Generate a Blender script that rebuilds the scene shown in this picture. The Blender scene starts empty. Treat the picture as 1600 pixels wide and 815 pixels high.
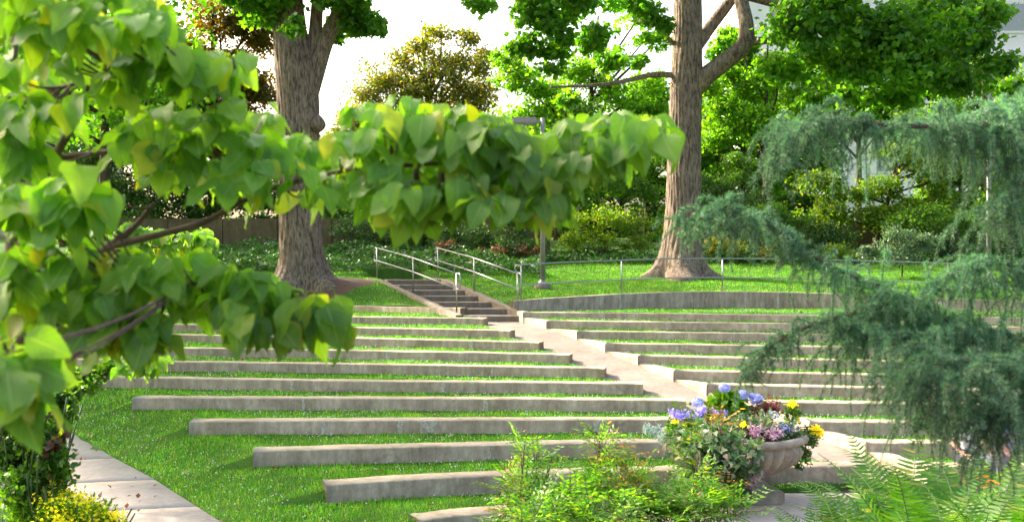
import bpy, math, random
import numpy as np
from mathutils import Vector
R = math.radians
rng = np.random.default_rng(7)
random.seed(7)
scene = bpy.context.scene
col = scene.collection

# ------------------------------------------------------------------ camera, light, exposure
F = 1600.0; HOR = 430.0; EYE = 3.0            # the picture's focal length in pixels, horizon row, eye height (m)
cam_d = bpy.data.cameras.new('camera'); cam = bpy.data.objects.new('camera', cam_d); col.objects.link(cam)
cam.location = (0, 0, EYE); cam.rotation_euler = (R(90), 0, 0)
cam_d.lens = 36; cam_d.sensor_width = 36; cam_d.shift_y = (HOR - 407.5) / F
cam_d.clip_start = 0.05; cam_d.clip_end = 3000
cam_d.dof.use_dof = True; cam_d.dof.focus_distance = 19; cam_d.dof.aperture_fstop = 4.5
scene.camera = cam

EL = 33; SX, SY = -0.84, 0.54
w = bpy.data.worlds.new('World'); scene.world = w; w.use_nodes = True
nt = w.node_tree; bgn = nt.nodes['Background']
sky = nt.nodes.new('ShaderNodeTexSky'); sky.sky_type = 'NISHITA'; sky.sun_disc = False
sky.sun_elevation = R(EL); sky.sun_rotation = math.atan2(SX, SY)
sky.air_density = 1.0; sky.dust_density = 9.0; sky.ozone_density = 0.0
nt.links.new(sky.outputs[0], bgn.inputs[0]); bgn.inputs[1].default_value = 0.15
sd = bpy.data.lights.new('sun', 'SUN'); sd.energy = 2.9; sd.angle = R(0.5); sd.color = (1, 0.93, 0.8)
sun = bpy.data.objects.new('sun', sd); col.objects.link(sun)
sun.rotation_euler = Vector((SX * math.cos(R(EL)), SY * math.cos(R(EL)), math.sin(R(EL)))).to_track_quat('Z', 'Y').to_euler()
sun.location = (-30, 20, 30)
scene.view_settings.view_transform = 'Standard'; scene.view_settings.look = 'None'
scene.view_settings.exposure = 2.12; scene.view_settings.gamma = 1.0
scene.cycles.max_bounces = 8; scene.cycles.transparent_max_bounces = 8
scene.cycles.diffuse_bounces = 4; scene.cycles.transmission_bounces = 4; scene.cycles.glossy_bounces = 2
scene.cycles.use_denoising = True
scene.cycles.sample_clamp_indirect = 6

# ------------------------------------------------------------------ helpers
def P(x, y, D):
    """the point seen at pixel (x, y) of the 1600 px photograph at distance D"""
    return np.array([(x - 800) / F * D, D, EYE - (y - HOR) * D / F])
def at_z(x, y, z):
    D = (EYE - z) * F / (y - HOR)
    return np.array([(x - 800) / F * D, D, z])

def tag(o, label=None, cat=None, group=None, kind=None):
    for k, v in (('label', label), ('category', cat), ('group', group), ('kind', kind)):
        if v: o[k] = v
    return o
def empty(name, loc, label, cat, group=None):
    o = bpy.data.objects.new(name, None); o.location = tuple(loc); col.objects.link(o); o.empty_display_size = 0.2
    return tag(o, label, cat, group)
def link(name, me, mat=None, parent=None):
    o = bpy.data.objects.new(name, me); col.objects.link(o)
    if mat:
        for m in (mat if isinstance(mat, (list, tuple)) else [mat]): me.materials.append(m)
    if parent is not None:
        o.parent = parent; o.location = -Vector(parent.location) if parent.parent is None else (0, 0, 0)
    return o
def mesh_np(name, V, Fc, mat=None, parent=None, uv=None, smooth=False):
    """V (N,3); Fc a list of (M,k) face arrays or one"""
    V = np.asarray(V, dtype=np.float32); Fs = Fc if isinstance(Fc, list) else [Fc]
    Fs = [np.asarray(f, dtype=np.int32) for f in Fs if len(f)]
    me = bpy.data.meshes.new(name); me.vertices.add(len(V)); me.vertices.foreach_set('co', V.ravel())
    loops = np.concatenate([f.ravel() for f in Fs]); tot = np.concatenate([np.full(len(f), f.shape[1], np.int32) for f in Fs])
    st = np.concatenate([[0], np.cumsum(tot)[:-1]]).astype(np.int32)
    me.loops.add(len(loops)); me.loops.foreach_set('vertex_index', loops)
    me.polygons.add(len(tot)); me.polygons.foreach_set('loop_start', st); me.polygons.foreach_set('loop_total', tot)
    if smooth: me.polygons.foreach_set('use_smooth', np.ones(len(tot), bool))
    if uv is not None:
        l = me.uv_layers.new(name='UVMap'); l.data.foreach_set('uv', np.asarray(uv, np.float32)[loops].ravel())
    me.update(); me.validate()
    return link(name, me, mat, parent)
def norm(a): return a / (np.linalg.norm(a, axis=-1, keepdims=True) + 1e-9)
def frames(d, n):
    """matrices with columns x=width, y=length d, z=normal"""
    d = norm(d); x = norm(np.cross(d, n)); z = np.cross(x, d)
    return np.stack([x, d, z], axis=-1)
def inst(T, Tf, M, pos, size):
    """instances of a template: verts, faces"""
    N = len(pos); k = len(T)
    size = np.asarray(size).reshape(N, 1, -1)
    V = np.einsum('nij,nkj->nki', M, T[None] * size) + pos[:, None, :]
    Fc = (np.asarray(Tf)[None] + (np.arange(N) * k)[:, None, None]).reshape(-1, np.asarray(Tf).shape[1])
    return V.reshape(-1, 3), Fc
def rdir(n):
    return norm(rng.normal(size=(n, 3)))
def tubes(paths, seg=8):
    """paths: list of (points(k,3), radii(k)) -> verts, quad faces"""
    Vs, Fs = [], []; off = 0
    for pts, rad in paths:
        pts = np.asarray(pts, float); k = len(pts)
        rad = np.broadcast_to(np.asarray(rad, float), (k,))
        t = norm(np.gradient(pts, axis=0)); up = np.array([0.0, 0, 1]) if abs(t[:, 2]).mean() < 0.8 else np.array([1.0, 0.01, 0])
        a = norm(np.cross(t, up)); b = np.cross(t, a)
        th = np.linspace(0, 2 * math.pi, seg, endpoint=False)
        ring = pts[:, None] + rad[:, None, None] * (np.cos(th)[None, :, None] * a[:, None] + np.sin(th)[None, :, None] * b[:, None])
        V = ring.reshape(-1, 3); V = np.vstack([V, pts[:1], pts[-1:]])
        i = np.arange(k - 1)[:, None] * seg; j = np.arange(seg)[None]; j2 = (j + 1) % seg
        q = np.stack([i + j, i + j2, i + seg + j2, i + seg + j], -1).reshape(-1, 4)
        jj = np.arange(seg); jj2 = (jj + 1) % seg; e = k * seg
        c0 = np.stack([jj2, jj, np.full(seg, e), np.full(seg, e)], -1)[:, :3]
        c1 = np.stack([(k - 1) * seg + jj, (k - 1) * seg + jj2, np.full(seg, e + 1)], -1)
        Vs.append(V); Fs.append((q + off, np.vstack([c0, c1]) + off)); off += len(V)
    return np.vstack(Vs), [np.vstack([f[0] for f in Fs]), np.vstack([f[1] for f in Fs])]
def smooth_path(pts, n=24):
    pts = np.asarray(pts, float); s = np.arange(len(pts)); t = np.linspace(0, len(pts) - 1, n)
    out = np.zeros((n, pts.shape[1]))
    P0 = np.vstack([2 * pts[0] - pts[1], pts, 2 * pts[-1] - pts[-2]])
    for i, u in enumerate(t):
        k = min(int(u), len(pts) - 2); f = u - k; a, b, c, d = P0[k], P0[k + 1], P0[k + 2], P0[k + 3]
        out[i] = 0.5 * ((2 * b) + (c - a) * f + (2 * a - 5 * b + 4 * c - d) * f * f + (3 * b - a - 3 * c + d) * f ** 3)
    return out
def boxm(name, c, s, mat, parent=None, rz=0, bev=0.01):
    import bmesh
    bm = bmesh.new(); bmesh.ops.create_cube(bm, size=1.0)
    for v in bm.verts: v.co = Vector((v.co.x * s[0], v.co.y * s[1], v.co.z * s[2]))
    if bev: bmesh.ops.bevel(bm, geom=bm.edges[:], offset=bev, segments=2, affect='EDGES')
    ca, sa = math.cos(rz), math.sin(rz)
    for v in bm.verts: v.co = Vector((v.co.x * ca - v.co.y * sa + c[0], v.co.x * sa + v.co.y * ca + c[1], v.co.z + c[2]))
    me = bpy.data.meshes.new(name); bm.to_mesh(me); bm.free()
    return link(name, me, mat, parent)

# ------------------------------------------------------------------ materials
def newmat(name):
    m = bpy.data.materials.new(name); m.use_nodes = True; n = m.node_tree
    return m, n, n.nodes['Principled BSDF'], n.nodes['Material Output']
def ramp(n, fac, stops):
    r = n.nodes.new('ShaderNodeValToRGB'); el = r.color_ramp.elements
    el[0].position, el[0].color = stops[0][0], (*stops[0][1], 1); el[1].position, el[1].color = stops[-1][0], (*stops[-1][1], 1)
    for p, c in stops[1:-1]:
        e = el.new(p); e.color = (*c, 1)
    n.links.new(fac, r.inputs[0]); return r
def noise(n, scale, detail=5, rough=0.6, vec=None, sc3=None):
    t = n.nodes.new('ShaderNodeTexNoise'); t.inputs['Scale'].default_value = scale; t.inputs['Detail'].default_value = detail
    t.inputs['Roughness'].default_value = rough
    if vec is None:
        vec = n.nodes.new('ShaderNodeTexCoord').outputs['Object']
    if sc3:
        mp = n.nodes.new('ShaderNodeMapping'); mp.inputs['Scale'].default_value = sc3; n.links.new(vec, mp.inputs[0]); vec = mp.outputs[0]
    n.links.new(vec, t.inputs['Vector']); return t
def mixc(n, a, b, fac, mode='MIX'):
    x = n.nodes.new('ShaderNodeMix'); x.data_type = 'RGBA'; x.blend_type = mode
    for s, v in ((6, a), (7, b)):
        if isinstance(v, tuple): x.inputs[s].default_value = (*v, 1)
        else: n.links.new(v, x.inputs[s])
    if isinstance(fac, (int, float)): x.inputs[0].default_value = fac
    else: n.links.new(fac, x.inputs[0])
    return x.outputs[2]
def bump(n, h, strength, dist, bs):
    b = n.nodes.new('ShaderNodeBump'); b.inputs['Strength'].default_value = strength; b.inputs['Distance'].default_value = dist
    n.links.new(h, b.inputs['Height']); n.links.new(b.outputs[0], bs.inputs['Normal']); return b
def leafmat(name, stops, trans=0.4, rough=0.45, tcol=None, veins=False, spec=0.4, patch=0.0):
    """leaf: colour per leaf from a ramp, light passes through"""
    m, n, bs, out = newmat(name)
    g = n.nodes.new('ShaderNodeNewGeometry')
    r = ramp(n, g.outputs['Random Per Island'], stops); c = r.outputs[0]
    nz = noise(n, 0.45 if patch else 1.5, 2); rr = ramp(n, nz.outputs[0], [(0.35, (0.72, 0.75, 0.7)), (0.65, (1.2, 1.2, 1.1))])
    c = mixc(n, c, rr.outputs[0], 1.0, 'MULTIPLY')
    if veins:
        uv = n.nodes.new('ShaderNodeUVMap'); sp = n.nodes.new('ShaderNodeSeparateXYZ'); n.links.new(uv.outputs[0], sp.inputs[0])
        def M(op, a, b=None, c2=None):
            q = n.nodes.new('ShaderNodeMath'); q.operation = op
            for i, v in enumerate((a, b, c2)):
                if v is None: continue
                if isinstance(v, (int, float)): q.inputs[i].default_value = v
                else: n.links.new(v, q.inputs[i])
            return q.outputs[0]
        au = M('ABSOLUTE', M('SUBTRACT', sp.outputs[0], 0.5))
        ph = M('SUBTRACT', sp.outputs[1], M('MULTIPLY', M('POWER', au, 0.7), 0.55))
        wv = M('ABSOLUTE', M('SINE', M('MULTIPLY', ph, 22.0)))
        side = M('SUBTRACT', 1.0, M('SMOOTH_MIN', M('MULTIPLY', wv, 5.0), 1.0, 0.3))
        mid = M('SUBTRACT', 1.0, M('MINIMUM', M('MULTIPLY', au, 28.0), 1.0))
        v = M('MAXIMUM', M('MULTIPLY', side, 0.5), mid)
        c = mixc(n, c, (0.34, 0.46, 0.14), M('MULTIPLY', v, 0.65))
        bp = bump(n, v, 0.5, 0.002, bs)
        nz2 = noise(n, 60, 3); yl = ramp(n, nz2.outputs[0], [(0.62, (0, 0, 0)), (0.75, (1, 1, 1))])
        c = mixc(n, c, (0.34, 0.30, 0.03), M('MULTIPLY', yl.outputs[0], 0.18))
    n.links.new(c, bs.inputs['Base Color']); bs.inputs['Roughness'].default_value = rough
    bs.inputs['Specular IOR Level'].default_value = spec
    tr = n.nodes.new('ShaderNodeBsdfTranslucent')
    tc = mixc(n, c, tcol or (0.9, 1.0, 0.25), 1.0, 'MULTIPLY'); tc2 = mixc(n, tc, (2.6, 2.6, 2.6), 1.0, 'MULTIPLY')
    n.links.new(tc2, tr.inputs[0])
    mx = n.nodes.new('ShaderNodeMixShader'); mx.inputs[0].default_value = trans
    n.links.new(bs.outputs[0], mx.inputs[1]); n.links.new(tr.outputs[0], mx.inputs[2]); n.links.new(mx.outputs[0], out.inputs[0])
    return m
def plain(name, c, rough=0.6, metal=0.0, c2=None, sc=8):
    m, n, bs, out = newmat(name)
    nz = noise(n, sc, 6); c2 = c2 or tuple(v * 0.75 for v in c)
    r = ramp(n, nz.outputs[0], [(0.35, c2), (0.65, c)]); n.links.new(r.outputs[0], bs.inputs['Base Color'])
    bs.inputs['Roughness'].default_value = rough; bs.inputs['Metallic'].default_value = metal
    bump(n, nz.outputs[0], 0.15, 0.003, bs)
    return m
def concrete(name, base, stain, streak=0.6, sc=1.0):
    m, n, bs, out = newmat(name)
    a = noise(n, 1.3 * sc, 10, 0.78); b = noise(n, 9 * sc, 8, 0.75); d = noise(n, 90, 3, 0.8)
    s = noise(n, 3.0, 6, 0.7, sc3=(2.2, 2.2, 0.35))
    r1 = ramp(n, a.outputs[0], [(0.3, stain), (0.62, base)])
    c = mixc(n, r1.outputs[0], tuple(v * 0.55 for v in stain), 0.0)
    rs = ramp(n, s.outputs[0], [(0.42, (0.55, 0.52, 0.48)), (0.62, (1, 1, 1))])
    g = n.nodes.new('ShaderNodeNewGeometry'); sp = n.nodes.new('ShaderNodeSeparateXYZ'); n.links.new(g.outputs['True Normal'], sp.inputs[0])
    inv = n.nodes.new('ShaderNodeMath'); inv.operation = 'SUBTRACT'; inv.inputs[0].default_value = 1.0; inv.use_clamp = True; n.links.new(sp.outputs[2], inv.inputs[1])
    k = n.nodes.new('ShaderNodeMath'); k.operation = 'MULTIPLY'; n.links.new(inv.outputs[0], k.inputs[0]); k.inputs[1].default_value = streak
    c = mixc(n, c, rs.outputs[0], k.outputs[0], 'MULTIPLY')
    rb = ramp(n, b.outputs[0], [(0.3, (0.78, 0.77, 0.75)), (0.7, (1.12, 1.1, 1.06))]); c = mixc(n, c, rb.outputs[0], 1.0, 'MULTIPLY')
    rd = ramp(n, d.outputs[0], [(0.35, (0.8, 0.8, 0.8)), (0.6, (1.05, 1.05, 1.05))]); c = mixc(n, c, rd.outputs[0], 0.8, 'MULTIPLY')
    mo = noise(n, 2.3 * sc, 8, 0.8); rm = ramp(n, mo.outputs[0], [(0.56, (0, 0, 0)), (0.68, (1, 1, 1))]); km = n.nodes.new('ShaderNodeMath'); km.operation = 'MULTIPLY'; n.links.new(rm.outputs[0], km.inputs[0]); km.inputs[1].default_value = .55 * streak
    c = mixc(n, c, (0.13, 0.125, 0.06), km.outputs[0])
    vo = n.nodes.new('ShaderNodeTexVoronoi'); vo.feature = 'DISTANCE_TO_EDGE'; vo.inputs['Scale'].default_value = .3; wn = noise(n, 2.5, 5); mv = n.nodes.new('ShaderNodeMix'); mv.data_type = 'VECTOR'; mv.inputs[0].default_value = .25
    tc_ = n.nodes.new('ShaderNodeTexCoord'); n.links.new(tc_.outputs['Object'], mv.inputs[4]); n.links.new(wn.outputs['Color'], mv.inputs[5]); n.links.new(mv.outputs[1], vo.inputs['Vector'])
    rc = ramp(n, vo.outputs[0], [(0.002, (.62, .6, .57)), (0.006, (1, 1, 1))]); c = mixc(n, c, rc.outputs[0], streak, 'MULTIPLY')
    n.links.new(c, bs.inputs['Base Color']); bs.inputs['Roughness'].default_value = 0.9; bs.inputs['Specular IOR Level'].default_value = 0.2
    bump(n, b.outputs[0], 0.35, 0.012, bs)
    return m

m_bench = concrete('aged_concrete', (0.56, 0.48, 0.36), (0.28, 0.235, 0.17))
m_wall = concrete('wall_concrete', (0.54, 0.46, 0.35), (0.35, 0.29, 0.21), 0.8, 0.6)
m_step = concrete('step_concrete', (0.29, 0.245, 0.20), (0.18, 0.15, 0.12), 0.4)
m_path = concrete('pavement_concrete', (0.66, 0.56, 0.49), (0.46, 0.385, 0.335), 0.25)
m_ramp = concrete('ramp_concrete', (0.31, 0.26, 0.225), (0.20, 0.165, 0.14), 0.1)
m_caulk = plain('joint_sealant', (0.66, 0.60, 0.50), 0.85, 0, (0.36, 0.31, 0.24), 22)
m_gap = plain('joint_gap', (0.10, 0.085, 0.07), 0.95)
m_steel = plain('brushed_steel_rail', (0.42, 0.42, 0.43), 0.3, 0.9, (0.30, 0.30, 0.31), 20)
m_pole = plain('weathered_pole', (0.40, 0.38, 0.37), 0.5, 0.4, (0.27, 0.25, 0.24), 6)
m_stone = concrete('cast_stone', (0.50, 0.45, 0.37), (0.27, 0.235, 0.18), 0.6, 3)
m_stem = plain('green_stem', (0.08, 0.14, 0.03), 0.6)
m_twig = plain('brown_twig', (0.14, 0.085, 0.055), 0.8, 0, (0.07, 0.045, 0.03), 30)
m_mulch = plain('mulch', (0.13, 0.065, 0.04), 0.95, 0, (0.04, 0.022, 0.015), 25)
m_soil = plain('soil', (0.07, 0.05, 0.03), 0.95, 0, (0.03, 0.022, 0.014), 12)

def barkmat(name, a, b):
    m, n, bs, out = newmat(name)
    f = noise(n, 5.0, 8, 0.75, sc3=(2.6, 2.6, 0.6)); g = noise(n, 0.8, 4); h = noise(n, 35, 4, 0.7)
    r = ramp(n, f.outputs[0], [(0.40, b), (0.56, a)])
    rg = ramp(n, g.outputs[0], [(0.35, (0.8, 0.78, 0.78)), (0.65, (1.15, 1.12, 1.05))]); c = mixc(n, r.outputs[0], rg.outputs[0], 1, 'MULTIPLY')
    rh = ramp(n, h.outputs[0], [(0.3, (0.7, 0.7, 0.7)), (0.7, (1.1, 1.1, 1.1))]); c = mixc(n, c, rh.outputs[0], 1, 'MULTIPLY')
    n.links.new(c, bs.inputs['Base Color']); bs.inputs['Roughness'].default_value = 0.95; bs.inputs['Specular IOR Level'].default_value = 0.1
    bump(n, f.outputs[0], 0.9, 0.05, bs); return m
m_bark = barkmat('furrowed_bark', (0.34, 0.27, 0.21), (0.10, 0.075, 0.06))
m_bark2 = barkmat('dark_bark', (0.13, 0.10, 0.08), (0.05, 0.038, 0.03))

def groundmat(name, a, b, c):
    m, n, bs, out = newmat(name)
    f = noise(n, 0.5, 4); h = noise(n, 14, 6, 0.75)
    r = ramp(n, h.outputs[0], [(0.3, a), (0.7, b)])
    k = ramp(n, f.outputs[0], [(0.45, (0, 0, 0)), (0.7, (1, 1, 1))]); cc = mixc(n, r.outputs[0], c, k.outputs[0])
    n.links.new(cc, bs.inputs['Base Color']); bs.inputs['Roughness'].default_value = 0.95; bs.inputs['Specular IOR Level'].default_value = 0.1
    bump(n, h.outputs[0], 0.6, 0.04, bs); return m
m_lawn = groundmat('turf', (0.03, 0.085, 0.012), (0.06, 0.15, 0.02), (0.09, 0.15, 0.03))
m_grass = leafmat('grass_blade', [(0, (0.05, 0.17, 0.022)), (0.5, (0.085, 0.25, 0.035)), (0.8, (0.14, 0.28, 0.05)), (0.93, (0.22, 0.30, 0.08)), (1, (0.36, 0.31, 0.15))], 0.4, 0.5, (0.85, 1, 0.2), spec=0.2)
m_clover = plain('clover_blossom', (0.75, 0.74, 0.68), 0.8)
L = {
 'dogwood': leafmat('dogwood_leaf', [(0, (0.095, 0.225, 0.028)), (0.5, (0.145, 0.30, 0.035)), (0.92, (0.21, 0.36, 0.04)), (1, (0.36, 0.36, 0.03))], 0.45, 0.42, (0.95, 1, 0.18), True, 0.5),
 'tulip': leafmat('tulip_tree_leaf', [(0, (0.05, 0.15, 0.015)), (0.6, (0.085, 0.21, 0.02)), (1, (0.15, 0.27, 0.025))], 0.5, 0.5, (0.9, 1, 0.15), patch=1),
 'bright': leafmat('sunny_leaf', [(0, (0.07, 0.18, 0.012)), (0.6, (0.11, 0.25, 0.018)), (1, (0.17, 0.28, 0.02))], 0.5, 0.5, (0.95, 1, 0.12), patch=1),
 'gold': leafmat('golden_green_leaf', [(0, (0.06, 0.12, 0.02)), (0.55, (0.11, 0.16, 0.025)), (0.8, (0.21, 0.20, 0.025)), (1, (0.30, 0.19, 0.025))], 0.4, 0.5, (1, 0.85, 0.12), patch=1),
 'bronze': leafmat('bronze_leaf', [(0, (0.07, 0.08, 0.02)), (0.5, (0.13, 0.11, 0.02)), (1, (0.26, 0.17, 0.02))], 0.35, 0.5, (1, 0.8, 0.1), patch=1),
 'mid': leafmat('mid_green_leaf', [(0, (0.045, 0.12, 0.018)), (0.6, (0.08, 0.18, 0.025)), (1, (0.14, 0.22, 0.03))], 0.42, 0.5, (0.9, 1, 0.15), patch=1),
 'dark': leafmat('dark_leaf', [(0, (0.025, 0.07, 0.018)), (0.7, (0.045, 0.115, 0.025)), (1, (0.09, 0.15, 0.035))], 0.28, 0.4, patch=1),
 'lime': leafmat('lime_leaf', [(0, (0.06, 0.15, 0.02)), (0.6, (0.12, 0.215, 0.025)), (1, (0.24, 0.26, 0.03))], 0.45, 0.5, (1, 1, 0.12), patch=1),
 'blue': leafmat('grey_green_leaf', [(0, (0.06, 0.12, 0.08)), (0.6, (0.10, 0.17, 0.12)), (1, (0.16, 0.21, 0.13))], 0.25, 0.5),
 'ivy': leafmat('ivy_leaf', [(0, (0.03, 0.09, 0.02)), (0.6, (0.05, 0.14, 0.03)), (1, (0.09, 0.19, 0.05))], 0.2, 0.4),
 'red': leafmat('russet_leaf', [(0, (0.10, 0.06, 0.03)), (0.6, (0.17, 0.085, 0.05)), (1, (0.14, 0.15, 0.05))], 0.3, 0.5, (1, 0.6, 0.4)),
 'nandina': leafmat('nandina_leaf', [(0, (0.06, 0.19, 0.02)), (0.6, (0.11, 0.26, 0.03)), (0.96, (0.20, 0.31, 0.04)), (0.98, (0.36, 0.26, 0.06)), (1, (0.42, 0.18, 0.08))], 0.45, 0.45, (0.95, 1, 0.15)),
 'nandina_tip': leafmat('nandina_young_leaf', [(0, (0.24, 0.26, 0.03)), (0.5, (0.36, 0.24, 0.05)), (1, (0.42, 0.14, 0.07))], 0.45, 0.45, (1, 0.8, 0.3)),
 'fern': leafmat('fern_pinna', [(0, (0.04, 0.13, 0.012)), (0.6, (0.07, 0.19, 0.018)), (0.93, (0.15, 0.27, 0.03)), (1, (0.3, 0.26, 0.06))], 0.4, 0.45, (0.95, 1, 0.15)),
 'needle': leafmat('cedar_needle', [(0, (0.09, 0.19, 0.135)), (0.55, (0.14, 0.27, 0.18)), (0.85, (0.22, 0.36, 0.23)), (1, (0.30, 0.42, 0.22))], 0.25, 0.5, (0.7, 1, 0.5)),
 'varieg': leafmat('variegated_ivy_leaf', [(0, (0.07, 0.16, 0.05)), (0.5, (0.14, 0.25, 0.12)), (0.8, (0.40, 0.44, 0.34)), (1, (0.42, 0.28, 0.38))], 0.25, 0.5),
 'silver': leafmat('silver_leaf', [(0, (0.38, 0.45, 0.46)), (1, (0.58, 0.64, 0.64))], 0.2, 0.7, (0.8, 1, 0.9)),
 'purple': leafmat('violet_petal', [(0, (0.22, 0.13, 0.62)), (0.5, (0.40, 0.30, 0.80)), (0.8, (0.60, 0.55, 0.85)), (1, (0.8, 0.78, 0.85))], 0.35, 0.6, (1, 1, 1)),
 'mauve': leafmat('mauve_leaf', [(0, (0.30, 0.17, 0.28)), (0.6, (0.48, 0.33, 0.44)), (1, (0.6, 0.5, 0.55))], 0.3, 0.6, (1, 0.8, 1)),
 'hydra': leafmat('hydrangea_petal', [(0, (0.30, 0.33, 0.80)), (0.6, (0.48, 0.50, 0.86)), (1, (0.68, 0.66, 0.90))], 0.3, 0.7, (1, 1, 1)),
 'yellow': leafmat('yellow_petal', [(0, (0.82, 0.62, 0.01)), (0.6, (0.9, 0.78, 0.02)), (1, (0.93, 0.88, 0.06))], 0.35, 0.6, (1, 1, 0.6)),
 'orange': leafmat('orange_petal', [(0, (0.8, 0.16, 0.02)), (1, (0.85, 0.33, 0.04))], 0.35, 0.6, (1, 0.8, 0.6)),
 'crimson': leafmat('crimson_leaf', [(0, (0.16, 0.03, 0.04)), (0.7, (0.30, 0.07, 0.09)), (1, (0.20, 0.2, 0.06))], 0.3, 0.5, (1, 0.5, 0.5)),
}

# leaf templates (unit length along y)
T_QUAD = np.array([[0, 0, 0], [-.42, .45, .10], [0, 1, -.05], [.42, .45, .10]], float); F_QUAD = [(0, 3, 1), (3, 2, 1)]
T_TULIP = np.array([[0, 0, 0], [.30, .05, .05], [.52, .32, .08], [.34, .50, .06], [.46, .85, 0], [0, .72, -.04], [-.46, .85, 0], [-.34, .50, .06], [-.52, .32, .08], [-.30, .05, .05]], float)
F_TULIP = [(0, 1, 2, 3, 5), (5, 3, 4, 4, 4), (0, 5, 7, 8, 9)]
F_TULIP = [(0, 1, 2), (0, 2, 3), (0, 3, 5), (3, 4, 5), (0, 5, 7), (5, 6, 7), (0, 7, 8), (0, 8, 9)]
T_LONG = np.array([[0, 0, 0], [-.16, .4, .03], [0, 1, -.08], [.16, .4, .03]], float); F_LONG = F_QUAD
T_NEEDLE = np.array([[-.05, 0, 0], [.05, 0, 0], [0, 1, 0]], float); F_NEEDLE = [(0, 1, 2)]
T_IVY = np.array([[0, .12, -.02], [.22, 0, .02], [.48, .22, .03], [.25, .42, .05], [0, 1, -.05], [-.25, .42, .05], [-.48, .22, .03], [-.22, 0, .02]], float)
F_IVY = [(0, 1, 2), (0, 2, 3), (0, 3, 4), (0, 4, 5), (0, 5, 6), (0, 6, 7)]

def foliage(name, pos, size, T, Tf, mat, parent, updir=0.5, droop=0.0, outward=None, uv=None, smooth=False):
    n = len(pos)
    d = rdir(n); d[:, 2] -= droop
    nn = rdir(n) * 0.8 + np.array([0, 0, updir])
    if outward is not None: nn = nn + outward * 0.7
    M = frames(d, nn)
    V, Fc = inst(T, Tf, M, pos, size)
    return mesh_np(name, V, Fc, mat, parent, uv=None if uv is None else np.tile(uv, (n, 1)), smooth=smooth)

def clump_points(clumps, per, sub=9, flat=0.6, tight=0.30):
    """clumps: list of (centre, radius3) -> leaf points grouped in uneven tufts"""
    out = []
    vol = np.array([r[0] * r[1] * r[2] for _, r in clumps]) ** (2 / 3); vol /= vol.sum()
    for (c, r), v in zip(clumps, vol):
        n = max(8, int(per * v)); r = np.array(r)
        ns = max(3, int(sub * (0.7 + 0.6 * random.random())))
        q = rdir(ns) * (rng.random((ns, 1)) ** 0.4); sc = np.array(c) + q * r * 0.9
        sw = rng.random(ns) + 0.35; k = rng.choice(ns, n, p=sw / sw.sum())
        g = np.clip(rng.normal(size=(n, 3)), -1.9, 1.9) * np.array([1, 1, flat]) * r.mean() * tight * (0.6 + 0.8 * rng.random((ns, 1)))[k]
        out.append(sc[k] + g)
    return np.vstack(out)

def img_clumps(lst, depth=0.8):
    """(x, y, D, rx, ry) in photograph pixels and metres -> world clumps with real depth"""
    o = []
    for x, y, D, rx, ry in lst:
        a = rx * D / F; b = ry * D / F
        o.append((P(x, y, D), (a, max(a * depth, 0.3), b)))
    return o

# ------------------------------------------------------------------ the terraces: rows of seat walls
# per row: height below the eye, exposed face height, left line, right line (photograph pixels along the top front edge)
ROW = {
 0: (2.86, .14, [(655, 812), (760, 801), (1000, 786)], None),
 1: (2.73, .265, [(510, 757), (670, 747), (890, 738), (1048, 734), (1200, 730), (1344, 727)], [(1452, 728), (1600, 730), (1750, 734)]),
 2: (2.60, .255, [(395, 704), (670, 697), (890, 692), (1033, 690), (1237, 688)], [(1354, 691), (1525, 692.5), (1700, 696)]),
 3: (2.46, .25, [(295, 658), (520, 656.5), (800, 655.5), (1013, 655), (1145, 655.5)], [(1266, 658), (1400, 659.5), (1600, 662), (1700, 665)]),
 4: (2.32, .245, [(206, 621), (520, 622), (800, 623), (1072, 625)], [(1185, 627.5), (1390, 630), (1600, 633), (1700, 635)]),
 5: (2.16, .24, [(152, 589), (560, 595), (800, 597), (1005, 599)], [(1105, 600), (1390, 606), (1600, 610), (1700, 613)]),
 6: (1.98, .235, [(60, 559.5), (241, 564.5), (560, 568.5), (945, 575)], [(1053, 578.5), (1310, 584), (1600, 589), (1700, 592)]),
 7: (1.80, .23, [(-40, 537), (272, 543), (560, 547.5), (890, 553.5)], [(998, 555), (1320, 562.5), (1600, 568), (1700, 571)]),
 8: (1.61, .225, [(-60, 516), (453, 526), (560, 528), (842, 534.5)], [(946, 536), (1280, 541), (1600, 547), (1700, 549)]),
 9: (1.42, .22, [(-60, 501), (260, 506), (520, 510.6), (797, 516)], [(902, 517), (1290, 522), (1600, 527), (1700, 529)]),
 10: (1.21, .22, [(-60, 486), (260, 490), (520, 494), (756, 497)], [(854, 500.5), (1256, 505.5), (1600, 511), (1700, 513)]),
 11: (0.98, .20, [(-60, 470), (260, 473), (550, 477.5), (719, 481)], None),
}
def row_line(n, side):
    hz, fh, l, r = ROW[n]; pts = l if side == 'L' else r
    return smooth_path([at_z(x, y, EYE - hz) for x, y in pts], 40)
LINES = {}
for n in ROW:
    LINES[n, 'L'] = row_line(n, 'L')
    if ROW[n][3]: LINES[n, 'R'] = row_line(n, 'R')
# top row on the other side of the aisle and the retaining wall above it
z11r = EYE - 1.05
LINES[11, 'R'] = smooth_path([at_z(817, 487.3, z11r), at_z(1000, 489, z11r), at_z(1250, 492, z11r), at_z(1600, 496, z11r), at_z(1700, 498, z11r)], 40)
WALL = smooth_path([P(803, 469.5, 31.0), P(900, 463, 32.0), P(1060, 455.5, 33.5), P(1220, 456, 33.5), P(1400, 462, 32.3), P(1600, 471, 30.8), P(1700, 476, 30)], 50)
LINES[12, 'R'] = WALL
ZTOP = {n: EYE - ROW[n][0] for n in ROW}; FH = {n: ROW[n][1] for n in ROW}
LEFT_END = {n: LINES[n, 'L'][0, 0] for n in ROW}

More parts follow.
